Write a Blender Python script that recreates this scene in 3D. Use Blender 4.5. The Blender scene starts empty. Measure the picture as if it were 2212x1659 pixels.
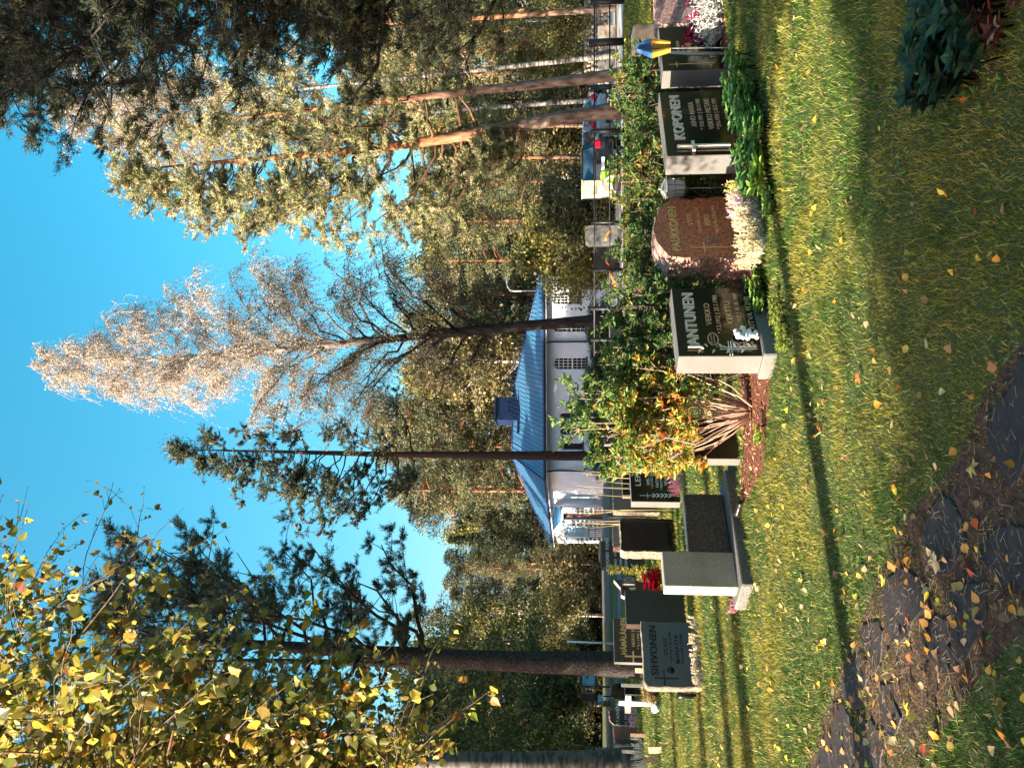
import bpy, math, random
import numpy as np
from mathutils import Vector, Matrix
scene = bpy.context.scene
COL = scene.collection
PI = math.pi
R = math.radians

# ---------------------------------------------------------------- camera
F = 1661.0; PITCH = R(5.13); CAMH = 1.5
FW = Vector((0, math.cos(PITCH), math.sin(PITCH)))
UPV = Vector((0, -math.sin(PITCH), math.cos(PITCH)))
RT = Vector((1, 0, 0))
cam_data = bpy.data.cameras.new('camera')
cam = bpy.data.objects.new('camera', cam_data); COL.objects.link(cam)
cam_data.sensor_width = 36; cam_data.lens = 36 * F / 2212
cam_data.clip_start = 0.05; cam_data.clip_end = 3000
m = Matrix.Identity(3)
for i in range(3):
    m[i][0] = -UPV[i]; m[i][1] = RT[i]; m[i][2] = -FW[i]
cam.matrix_world = Matrix.Translation((0, 0, CAMH)) @ m.to_4x4()
scene.camera = cam

# ---------------------------------------------------------------- light
SUN_AZ = R(29)        # direction of travel of the light, measured from +x towards +y
SUN_EL = R(23)
tosun = Vector((-math.cos(SUN_AZ) * math.cos(SUN_EL), -math.sin(SUN_AZ) * math.cos(SUN_EL), math.sin(SUN_EL)))
world = bpy.data.worlds.new("World"); scene.world = world; world.use_nodes = True
nt = world.node_tree; nt.nodes.clear()
wo = nt.nodes.new('ShaderNodeOutputWorld'); wb = nt.nodes.new('ShaderNodeBackground')
sky = nt.nodes.new('ShaderNodeTexSky'); sky.sky_type = 'NISHITA'; sky.sun_disc = False
sky.sun_elevation = SUN_EL; sky.sun_rotation = math.atan2(tosun.x, tosun.y)
sky.altitude = 100; sky.air_density = 1.0; sky.dust_density = 5.0; sky.ozone_density = 1.6
hs = nt.nodes.new('ShaderNodeHueSaturation'); hs.inputs['Hue'].default_value = 0.463
hs.inputs['Saturation'].default_value = 1.5; hs.inputs['Value'].default_value = 1.0
wb.inputs['Strength'].default_value = 0.095
nt.links.new(sky.outputs[0], hs.inputs['Color']); nt.links.new(hs.outputs[0], wb.inputs['Color'])
nt.links.new(wb.outputs[0], wo.inputs['Surface'])
sd = bpy.data.lights.new('sun', 'SUN'); sd.energy = 5.0; sd.angle = R(0.5); sd.color = (1.0, 0.86, 0.66)
sun = bpy.data.objects.new('sun', sd); COL.objects.link(sun)
sun.rotation_euler = tosun.to_track_quat('Z', 'Y').to_euler(); sun.location = (-30, -15, 30)
vs = scene.view_settings
vs.view_transform = 'Standard'; vs.look = 'None'; vs.gamma = 1; vs.use_curve_mapping = False
vs.exposure = 2.15
cy = scene.cycles
cy.max_bounces = 6; cy.diffuse_bounces = 3; cy.glossy_bounces = 3; cy.transmission_bounces = 3
cy.use_denoising = True

# ---------------------------------------------------------------- pixel -> place
def ray(X, Y):
    return FW + RT * ((829.5 - Y) / F) + UPV * ((1106 - X) / F)
def gp(X, Y, z=0.0):
    d = ray(X, Y); t = (z - CAMH) / d.z
    return Vector((d.x * t, d.y * t, z))
def at(X, Y, dist):
    d = ray(X, Y); t = dist / d.y
    return Vector((d.x * t, dist, CAMH + d.z * t))
def proj(p):
    v = Vector(p) - Vector((0, 0, CAMH)); f = v.dot(FW)
    return 1106 - v.dot(UPV) / f * F, 829.5 - v.x / f * F
def top_z(x, y, X):
    a = (1106 - X) / F
    return CAMH + y * math.tan(math.atan(a) + PITCH)

# ---------------------------------------------------------------- materials
MATS = {}
def principled(name):
    mt = bpy.data.materials.new(name); mt.use_nodes = True
    return mt, mt.node_tree, mt.node_tree.nodes['Principled BSDF']
def mat(name, c1, c2=None, scale=8, rough=0.8, bump=0.0, metal=0.0, detail=5, spec=0.4, obj=True, spread=(0.35, 0.65), bscale=None, dist=0.01, coat=0.0):
    if name in MATS: return MATS[name]
    mt, t, p = principled(name)
    p.inputs['Roughness'].default_value = rough; p.inputs['Metallic'].default_value = metal
    p.inputs['Specular IOR Level'].default_value = spec; p.inputs['Coat Weight'].default_value = coat
    tc = t.nodes.new('ShaderNodeTexCoord')
    if c2 is None: p.inputs['Base Color'].default_value = (*c1, 1)
    if c2 is not None:
        n = t.nodes.new('ShaderNodeTexNoise'); n.inputs['Scale'].default_value = scale; n.inputs['Detail'].default_value = detail
        n.inputs['Roughness'].default_value = 0.65
        t.links.new(tc.outputs['Object'], n.inputs['Vector'])
        r = t.nodes.new('ShaderNodeValToRGB')
        r.color_ramp.elements[0].position = spread[0]; r.color_ramp.elements[0].color = (*c1, 1)
        r.color_ramp.elements[1].position = spread[1]; r.color_ramp.elements[1].color = (*c2, 1)
        t.links.new(n.outputs['Fac'], r.inputs['Fac']); t.links.new(r.outputs['Color'], p.inputs['Base Color'])
    if bump:
        n2 = t.nodes.new('ShaderNodeTexNoise'); n2.inputs['Scale'].default_value = bscale or scale * 2; n2.inputs['Detail'].default_value = 6
        t.links.new(tc.outputs['Object'], n2.inputs['Vector'])
        b = t.nodes.new('ShaderNodeBump'); b.inputs['Strength'].default_value = bump; b.inputs['Distance'].default_value = dist
        t.links.new(n2.outputs['Fac'], b.inputs['Height']); t.links.new(b.outputs['Normal'], p.inputs['Normal'])
    MATS[name] = mt
    return mt
def leafmat(name, trans=0.45, rough=0.5, spec=0.35, sat=1.0):
    """leaf colour comes from the mesh's own colour attribute; light passes through"""
    if name in MATS: return MATS[name]
    mt, t, p = principled(name)
    a = t.nodes.new('ShaderNodeAttribute'); a.attribute_name = 'col'
    p.inputs['Roughness'].default_value = rough; p.inputs['Specular IOR Level'].default_value = spec
    t.links.new(a.outputs['Color'], p.inputs['Base Color'])
    tr = t.nodes.new('ShaderNodeBsdfTranslucent')
    t.links.new(a.outputs['Color'], tr.inputs['Color'])
    mx = t.nodes.new('ShaderNodeMixShader'); mx.inputs[0].default_value = trans
    t.links.new(p.outputs[0], mx.inputs[1]); t.links.new(tr.outputs[0], mx.inputs[2])
    t.links.new(mx.outputs[0], t.nodes['Material Output'].inputs['Surface'])
    MATS[name] = mt
    return mt
def granite(name, base, fleck, dark, rough=0.6, scale=120, spec=0.5, bump=0.0, amount=0.5):
    if name in MATS: return MATS[name]
    mt, t, p = principled(name)
    tc = t.nodes.new('ShaderNodeTexCoord')
    v = t.nodes.new('ShaderNodeTexVoronoi'); v.inputs['Scale'].default_value = scale
    n = t.nodes.new('ShaderNodeTexNoise'); n.inputs['Scale'].default_value = scale * 0.4; n.inputs['Detail'].default_value = 8
    n3 = t.nodes.new('ShaderNodeTexNoise'); n3.inputs['Scale'].default_value = 4; n3.inputs['Detail'].default_value = 8
    for q in (v, n, n3): t.links.new(tc.outputs['Object'], q.inputs['Vector'])
    r = t.nodes.new('ShaderNodeValToRGB')
    e = r.color_ramp.elements
    e[0].position = 0.38; e[0].color = (*dark, 1); e[1].position = 0.5; e[1].color = (*base, 1)
    x = e.new(0.5 + 0.13 / max(amount, .1)); x.color = (*fleck, 1)
    t.links.new(n.outputs['Fac'], r.inputs['Fac'])
    mx = t.nodes.new('ShaderNodeMixRGB'); mx.blend_type = 'MULTIPLY'; mx.inputs[0].default_value = 0.5
    bw = t.nodes.new('ShaderNodeRGBToBW'); t.links.new(v.outputs['Color'], bw.inputs[0])
    t.links.new(r.outputs[0], mx.inputs[1]); t.links.new(bw.outputs[0], mx.inputs[2])
    mx2 = t.nodes.new('ShaderNodeMixRGB'); mx2.blend_type = 'MULTIPLY'; mx2.inputs[0].default_value = 0.55
    r2 = t.nodes.new('ShaderNodeValToRGB'); r2.color_ramp.elements[0].position = 0.3; r2.color_ramp.elements[0].color = (.55, .53, .5, 1)
    r2.color_ramp.elements[1].position = 0.6
    t.links.new(n3.outputs['Fac'], r2.inputs['Fac'])
    t.links.new(mx.outputs[0], mx2.inputs[1]); t.links.new(r2.outputs[0], mx2.inputs[2])
    t.links.new(mx2.outputs[0], p.inputs['Base Color'])
    rr = t.nodes.new('ShaderNodeMapRange'); rr.inputs['To Min'].default_value = rough * 0.7; rr.inputs['To Max'].default_value = min(1, rough * 1.5)
    t.links.new(n3.outputs['Fac'], rr.inputs['Value']); t.links.new(rr.outputs[0], p.inputs['Roughness'])
    p.inputs['Specular IOR Level'].default_value = spec
    if bump:
        b = t.nodes.new('ShaderNodeBump'); b.inputs['Strength'].default_value = bump; b.inputs['Distance'].default_value = 0.01
        t.links.new(n.outputs['Fac'], b.inputs['Height']); t.links.new(b.outputs['Normal'], p.inputs['Normal'])
    MATS[name] = mt
    return mt

# ---------------------------------------------------------------- mesh collector
class MB:
    def __init__(s):
        s.V = []; s.L = []; s.T = []; s.C = []; s.M = []; s.n = 0; s.S = []
    def add(s, verts, loops, totals, col=None, mi=0, smooth=False):
        verts = np.asarray(verts, dtype=np.float64).reshape(-1, 3)
        loops = np.asarray(loops, dtype=np.int64).ravel(); totals = np.asarray(totals, dtype=np.int64).ravel()
        s.V.append(verts); s.L.append(loops + s.n); s.T.append(totals)
        c = np.ones((len(verts), 3)) if col is None else np.broadcast_to(np.asarray(col, dtype=float), (len(verts), 3))
        s.C.append(c)
        s.M.append(np.full(len(totals), mi)); s.S.append(np.full(len(totals), smooth)); s.n += len(verts)
        return s
    def faces(s, verts, faces, col=None, mi=0, smooth=False):
        loops = [i for f in faces for i in f]
        return s.add(verts, loops, [len(f) for f in faces], col, mi, smooth)
    def box(s, x0, x1, y0, y1, z0, z1, mi=0, col=None):
        v = [(x0, y0, z0), (x1, y0, z0), (x1, y1, z0), (x0, y1, z0), (x0, y0, z1), (x1, y0, z1), (x1, y1, z1), (x0, y1, z1)]
        f = [(0, 3, 2, 1), (4, 5, 6, 7), (0, 1, 5, 4), (1, 2, 6, 5), (2, 3, 7, 6), (3, 0, 4, 7)]
        return s.faces(v, f, col, mi)
    def bbox(s, x0, x1, y0, y1, z0, z1, c=0.01, mi=0, col=None):
        """box with chamfered edges"""
        prof = [(x0 + c, y0), (x1 - c, y0), (x1, y0 + c), (x1, y1 - c), (x1 - c, y1), (x0 + c, y1), (x0, y1 - c), (x0, y0 + c)]
        cx, cyy = (x0 + x1) / 2, (y0 + y1) / 2
        def ins(p): return (p[0] + (c if p[0] < cx else -c) * 0.7, p[1] + (c if p[1] < cyy else -c) * 0.7)
        v = [(*ins(p), z0) for p in prof] + [(*p, z0 + c) for p in prof] + [(*p, z1 - c) for p in prof] + [(*ins(p), z1) for p in prof]
        f = [tuple(range(7, -1, -1)), tuple(range(24, 32))]
        for k in range(3):
            for i in range(8):
                j = (i + 1) % 8; f.append((k * 8 + i, k * 8 + j, k * 8 + 8 + j, k * 8 + 8 + i))
        return s.faces(v, f, col, mi)
    def tube(s, path, rad, sides=6, col=None, mi=0, cap=True, smooth=True, jitter=0, rng=None):
        path = np.asarray(path, float); n = len(path)
        rad = np.broadcast_to(np.asarray(rad, float), (n,))
        tg = np.gradient(path, axis=0); tg /= (np.linalg.norm(tg, axis=1, keepdims=True) + 1e-9)
        ref = np.array([0.0, 0, 1.0]) if abs(tg[:, 2]).mean() < 0.8 else np.array([1.0, 0, 0])
        a = np.cross(tg, ref); a /= (np.linalg.norm(a, axis=1, keepdims=True) + 1e-9)
        b = np.cross(tg, a)
        th = np.arange(sides) * 2 * PI / sides
        rr = rad[:, None]
        if jitter and rng is not None: rr = rr * (1 + jitter * rng.uniform(-1, 1, (n, sides)))
        ring = path[:, None, :] + (a[:, None, :] * np.cos(th)[None, :, None] + b[:, None, :] * np.sin(th)[None, :, None]) * (rr[..., None] if np.ndim(rr) == 2 and rr.shape[1] == sides else rr[..., None])
        v = ring.reshape(-1, 3)
        i = np.arange(n - 1)[:, None] * sides; k = np.arange(sides)[None, :]; k2 = (k + 1) % sides
        q = np.stack([i + k, i + sides + k, i + sides + k2, i + k2], -1).reshape(-1, 4)
        loops = q.ravel(); tot = np.full(len(q), 4)
        if cap:
            loops = np.concatenate([loops, np.arange(sides), (n - 1) * sides + np.arange(sides)[::-1]])
            tot = np.concatenate([tot, [sides, sides]])
        return s.add(v, loops, tot, col if col is None or np.ndim(col) == 1 else np.repeat(col, sides, axis=0), mi, smooth)
    def lathe(s, prof, sides=16, center=(0, 0, 0), mi=0, col=None, smooth=True):
        prof = np.asarray(prof, float); n = len(prof); th = np.arange(sides) * 2 * PI / sides
        v = np.stack([prof[:, 0:1] * np.cos(th), prof[:, 0:1] * np.sin(th), np.repeat(prof[:, 1:2], sides, 1)], -1).reshape(-1, 3) + np.array(center)
        i = np.arange(n - 1)[:, None] * sides; k = np.arange(sides)[None, :]; k2 = (k + 1) % sides
        q = np.stack([i + k, i + k2, i + sides + k2, i + sides + k], -1).reshape(-1, 4)
        return s.add(v, np.concatenate([q.ravel(), np.arange(sides)[::-1], (n - 1) * sides + np.arange(sides)]), np.concatenate([np.full(len(q), 4), [sides, sides]]), col, mi, smooth)
    def stamp(s, tv, tf, pos, ax, nr, L, W, col=None, mi=0):
        """copies of a flat template: tv rows (along, across, out)"""
        pos = np.asarray(pos, float); N = len(pos)
        if N == 0: return s
        ax = np.asarray(ax, float); ax = ax / (np.linalg.norm(ax, axis=1, keepdims=True) + 1e-9)
        nr = np.asarray(nr, float); ac = np.cross(nr, ax); ac /= (np.linalg.norm(ac, axis=1, keepdims=True) + 1e-9)
        nn = np.cross(ax, ac)
        tv = np.asarray(tv, float); L = np.broadcast_to(np.asarray(L, float), (N,)); W = np.broadcast_to(np.asarray(W, float), (N,))
        v = pos[:, None, :] + ax[:, None, :] * (tv[:, 0][None, :] * L[:, None])[..., None] + ac[:, None, :] * (tv[:, 1][None, :] * W[:, None])[..., None] + nn[:, None, :] * (tv[:, 2][None, :] * L[:, None])[..., None]
        lp = np.concatenate([np.array(f) for f in tf]); k = len(tv)
        loops = (np.arange(N)[:, None] * k + lp[None, :]).ravel()
        tot = np.tile([len(f) for f in tf], N)
        c = None
        if col is not None:
            c = np.asarray(col, float)
            c = np.repeat(c, k, axis=0) if c.ndim == 2 else c
        return s.add(v.reshape(-1, 3), loops, tot, c, mi)
    def mesh(s, name, mats, origin=None):
        me = bpy.data.meshes.new(name)
        V = np.concatenate(s.V); L = np.concatenate(s.L); T = np.concatenate(s.T)
        if origin is not None: V = V - np.asarray(origin, float)
        me.vertices.add(len(V)); me.vertices.foreach_set('co', V.astype(np.float32).ravel())
        me.loops.add(len(L)); me.loops.foreach_set('vertex_index', L.astype(np.int32))
        me.polygons.add(len(T)); st = np.concatenate([[0], np.cumsum(T)[:-1]])
        me.polygons.foreach_set('loop_start', st.astype(np.int32))
        me.polygons.foreach_set('material_index', np.concatenate(s.M).astype(np.int32))
        me.polygons.foreach_set('use_smooth', np.concatenate(s.S).astype(bool))
        me.update(calc_edges=True)
        C = np.concatenate(s.C)
        if not np.all(C == 1):
            at_ = me.color_attributes.new('col', 'FLOAT_COLOR', 'POINT')
            at_.data.foreach_set('color', np.concatenate([C, np.ones((len(C), 1))], 1).astype(np.float32).ravel())
        for q in (mats if isinstance(mats, (list, tuple)) else [mats]): me.materials.append(q)
        return me
    def obj(s, name, mats, parent=None, origin=None, **kw):
        o = bpy.data.objects.new(name, s.mesh(name, mats, origin)); COL.objects.link(o)
        if parent is not None: o.parent = parent
        elif origin is not None: o.location = origin
        for k, v in kw.items(): o[k] = v
        return o
def thing(name, label, cat, loc=(0, 0, 0), rz=0, group=None, lean=0):
    o = bpy.data.objects.new(name, None); COL.objects.link(o)
    o.location = loc; o.rotation_euler = (0, lean, rz); o['label'] = label; o['category'] = cat
    o.empty_display_size = 0.2
    if group: o['group'] = group
    return o
def dup(root, loc, rz=0, sc=1.0, label=None, group=None):
    r = root.copy(); COL.objects.link(r); r.location = loc; r.rotation_euler = (0, 0, rz)
    r.scale = (sc, sc, sc) if not isinstance(sc, tuple) else sc
    if label: r['label'] = label
    if group: r['group'] = group
    for ch in list(root.children):
        c = ch.copy(); COL.objects.link(c); c.parent = r
        for g in ch.children:
            d = g.copy(); COL.objects.link(d); d.parent = c
    return r
def U(rng, n, lo=-1, hi=1): return rng.uniform(lo, hi, n)
def rdir(rng, n):
    v = rng.normal(size=(n, 3)); return v / np.linalg.norm(v, axis=1, keepdims=True)
def pick(rng, n, cols, jit=0.25):
    """n colours from weighted (colour, weight)"""
    c = np.array([x[0] for x in cols], float); w = np.array([x[1] for x in cols], float); w /= w.sum()
    i = rng.choice(len(c), n, p=w)
    return np.clip(c[i] * (1 + jit * rng.uniform(-1, 1, (n, 1))) * (1 + 0.08 * rng.uniform(-1, 1, (n, 3))), 0, 1)
DIAMOND = ([(0, 0, 0), (.45, -.5, .05), (1, 0, 0), (.45, .5, .05)], [(0, 1, 2, 3)])
NEEDLE = ([(0, -.5, 0), (0, .5, 0), (1, 0, 0)], [(0, 1, 2)])
LEAF = ([(0, 0, 0), (.3, .42, .1), (.65, .36, .08), (1, 0, -.05), (.65, -.36, .08), (.3, -.42, .1)], [(0, 3, 2, 1), (0, 5, 4, 3)])
BIRCHLEAF = ([(0, 0, 0), (.08, .3, .03), (.28, .5, .07), (.42, .44, .05), (.5, .42, .05), (.72, .2, .02), (1, 0, -.04), (.72, -.2, .02), (.5, -.42, .05), (.42, -.44, .05), (.28, -.5, .07), (.08, -.3, .03), (-.35, .03, -.1), (-.35, -.03, -.1)],
             [(0, 6, 5, 4, 3, 2, 1), (0, 11, 10, 9, 8, 7, 6), (0, 12, 13)])
BLADE = ([(0, -.5, 0), (0, .5, 0), (.5, -.4, .06), (.5, .4, .06), (1, 0, .28)], [(0, 1, 3, 2), (2, 3, 4)])
# ================================================================ the ground
def ground_mat():
    mt, t, p = principled('turf soil')
    tc = t.nodes.new('ShaderNodeTexCoord')
    ns = []
    for sc in (0.5, 6, 60):
        n = t.nodes.new('ShaderNodeTexNoise'); n.inputs['Scale'].default_value = sc; n.inputs['Detail'].default_value = 8
        t.links.new(tc.outputs['Object'], n.inputs['Vector']); ns.append(n)
    def ramp(n, a, b, ca, cb):
        r = t.nodes.new('ShaderNodeValToRGB'); e = r.color_ramp.elements
        e[0].position = a; e[0].color = (*ca, 1); e[1].position = b; e[1].color = (*cb, 1)
        t.links.new(n.outputs['Fac'], r.inputs['Fac']); return r
    r1 = ramp(ns[0], .35, .65, (.035, .07, .012), (.085, .12, .02))
    r2 = ramp(ns[1], .35, .65, (.04, .065, .012), (.12, .14, .03))
    r3 = ramp(ns[2], .35, .7, (.35, .35, .35), (1, 1, 1))
    m1 = t.nodes.new('ShaderNodeMixRGB'); m1.inputs[0].default_value = .5
    t.links.new(r1.outputs[0], m1.inputs[1]); t.links.new(r2.outputs[0], m1.inputs[2])
    m2 = t.nodes.new('ShaderNodeMixRGB'); m2.blend_type = 'MULTIPLY'; m2.inputs[0].default_value = .8
    t.links.new(m1.outputs[0], m2.inputs[1]); t.links.new(r3.outputs[0], m2.inputs[2])
    t.links.new(m2.outputs[0], p.inputs['Base Color']); p.inputs['Roughness'].default_value = .95
    b = t.nodes.new('ShaderNodeBump'); b.inputs['Strength'].default_value = .8; b.inputs['Distance'].default_value = .03
    t.links.new(ns[2].outputs['Fac'], b.inputs['Height']); t.links.new(b.outputs['Normal'], p.inputs['Normal'])
    return mt
g = MB(); g.faces([(-700, -200, 0), (700, -200, 0), (700, 1200, 0), (-700, 1200, 0)], [(0, 1, 2, 3)])
lawn = g.obj('lawn', ground_mat(), kind='structure')
def flat(name, pts, z, mt, **kw):
    q = MB(); q.faces([(x, y, z) for x, y in pts], [tuple(range(len(pts)))]); return q.obj(name, mt, **kw)
gravel = mat('pale gravel', (.30, .27, .24), (.52, .47, .42), 30, .95, .4, obj=True)
flat('gravel_yard', [(2.5, 27.6), (60, 27.6), (60, 47), (9, 47), (4, 40)], .004, gravel, kind='structure')
flat('gravel_path', [(-60, 43), (-60, 40.5), (-3.2, 40.5), (8.8, 47.2), (8, 49.5), (-6, 52), (-15, 66), (-22, 66), (-14, 47)], .004, mat('dark gravel', (.05, .05, .05), (.12, .12, .12), 30, .9, .4), kind='structure')  # darker gravel than the yard
asph = mat('asphalt road', (.035, .045, .065), (.06, .07, .095), 40, .6, .3)
flat('road', [(-60, 31), (-60, 27), (-3.6, 29), (-3.6, 32.5)], .004, asph, kind='structure')

# flagstones of the path in the near corner, each outlined on the ground
def z5(a, b): return ((2700 + .5425 * a) / 1.495, (1100 + .5425 * b) / 1.495)
def z6(a, b): return ((2500 + .3648 * a) / 1.495, (1900 + .3648 * b) / 1.495)
SL = [
 (z5, [(1180, 60), (1119, 100), (1060, 290), (960, 380), (912, 480), (930, 640), (985, 760), (1060, 880), (1119, 800), (1240, 700), (1260, 300)]),
 (z5, [(650, 910), (705, 960), (760, 1060), (790, 1180), (750, 1290), (700, 1400), (600, 1390), (530, 1200), (540, 1090), (600, 980)]),
 (z5, [(1119, 1105), (1060, 1090), (980, 1120), (900, 1200), (885, 1290), (950, 1390), (1030, 1475), (1119, 1490), (1230, 1400), (1240, 1180)]),
 (z6, [(960, 80), (1000, -60), (1130, -190), (1240, -140), (1400, -10), (1370, 150), (1250, 290), (1215, 430), (1100, 500), (1020, 380), (1000, 200)]),
 (z6, [(800, 330), (950, 290), (980, 400), (965, 640), (900, 760), (855, 600), (790, 450)]),
 (z6, [(680, 690), (790, 545), (835, 640), (840, 800), (790, 1000), (740, 1080), (640, 980), (610, 850)]),
 (z6, [(950, 850), (1060, 830), (1085, 1000), (1150, 1150), (1100, 1310), (1010, 1290), (955, 1050)]),
 (z6, [(530, 1000), (620, 1010), (700, 1150), (765, 1350), (750, 1700), (330, 1750), (420, 1400), (490, 1200)]),
 (z6, [(780, 1180), (880, 1150), (960, 1300), (985, 1420), (940, 1720), (790, 1700), (790, 1350)]),
 (z6, [(1330, 400), (1440, 250), (1570, 280), (1560, 500), (1650, 620), (1640, 740), (1500, 760), (1450, 650), (1340, 560)]),
 (z6, [(1590, -40), (1900, -60), (1900, 300), (1760, 560), (1680, 690), (1600, 560), (1590, 250)]),
]
slabmat = mat('dark slate', (.012, .011, .014), (.036, .028, .025), 14, .65, .5, spread=(.3, .7), bscale=60, spec=.38)
mossline = None
SLP = []
SLAB_LABELS = ['big dark flagstone cut off by the near edge, farthest right of the path', 'dark flagstone carrying the large pale maple leaf', 'broad dark flagstone at the near edge between two leaf drifts', 'long dark flagstone joined below the one with the maple leaf',
 'narrow dark flagstone bordering the lawn in the middle of the path', 'small blackish flagstone touching the sunlit lawn edge', 'narrow flagstone between straw and the yellow curled maple leaf', 'leftmost large flagstone strewn with small pale leaves', 'narrow dark flagstone beside the leftmost large one', 'irregular notched flagstone surrounded by straw and brown soil', 'dark flagstone littered with straw at the near edge of the path']
rs = np.random.RandomState(5)
for fn, pts in SL:
    P = [gp(*fn(*p)) for p in pts]; P = [(p.x, p.y) for p in P]
    # add midpoints, chip the outline a little
    Q = []
    for i, a in enumerate(P):
        b = P[(i + 1) % len(P)]; Q.append(a)
        for k in (1, 2):
            Q.append((a[0] + (b[0] - a[0]) * k / 3 + rs.uniform(-.008, .008), a[1] + (b[1] - a[1]) * k / 3 + rs.uniform(-.008, .008)))
    SLP.append(np.array(P))
    c = np.mean(Q, 0); n = len(Q)
    q = MB()
    out = [(x - c[0], y - c[1]) for x, y in Q]
    area = sum(out[i][0] * out[(i + 1) % n][1] - out[(i + 1) % n][0] * out[i][1] for i in range(n))
    if area < 0: out = out[::-1]
    v = [(x, y, -.02) for x, y in out] + [(x, y, .008) for x, y in out] + [(x * .975, y * .975, .014) for x, y in out]
    f = [tuple(range(2 * n, 3 * n))]
    for k in range(2):
        for i in range(n):
            j = (i + 1) % n; f.append((k * n + i, k * n + j, k * n + n + j, k * n + n + i))
    q.faces(v, f)
    o = q.obj('flagstone', slabmat); o.location = (c[0], c[1], 0)
    o['label'] = SLAB_LABELS[len(SLP) - 1]; o['category'] = 'paving slab'
    o['group'] = 'flagstones of the leaf strewn garden path'
def inpoly(x, y, poly, grow=0):
    inside = np.zeros(len(x), bool); n = len(poly)
    c = poly.mean(0); poly = c + (poly - c) * (1 + grow)
    for i in range(n):
        x1, y1 = poly[i]; x2, y2 = poly[(i + 1) % n]
        if y1 == y2: continue
        cr = ((y1 > y) != (y2 > y)) & (x < (x2 - x1) * (y - y1) / (y2 - y1) + x1); inside ^= cr
    return inside
PATH = np.array([tuple(gp(X, Y))[:2] for X, Y in [(2300, 690), (2212, 740), (2140, 830), (2110, 900), (2060, 1010), (2010, 1060), (1950, 1130), (1900, 1250), (1850, 1370), (1800, 1500), (1745, 1659), (1730, 1800), (1900, 1800), (1990, 1659), (2050, 1560), (2110, 1470), (2170, 1400), (2300, 1300)]])
flat('garden_path', PATH.tolist(), .004, mat('dark trodden soil', (.02, .012, .008), (.10, .055, .03), 18, .95, 1.0, bscale=60, dist=.02), kind='structure')
bed_pts = [gp(X, Y) for X, Y in [(1652, 1010), (1660, 930), (1668, 800), (1660, 700), (1652, 640), (1640, 560), (1632, 440), (1622, 330), (1600, 200), (1572, 60), (1555, -40)]]
bed_back = [(p.x - .60, p.y + 1.0) for p in bed_pts][::-1]
BED = np.array([(p.x, p.y) for p in bed_pts] + bed_back)
flat('flower_bed_soil', BED.tolist(), .004, mat('reddish bark soil', (.05, .016, .008), (.21, .075, .04), 25, .95, 1.0, bscale=50, dist=.03), kind='structure')
EXC = []        # footprints of stones that keep the grass out: (centre x, centre y, yaw, half w, half d)

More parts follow.
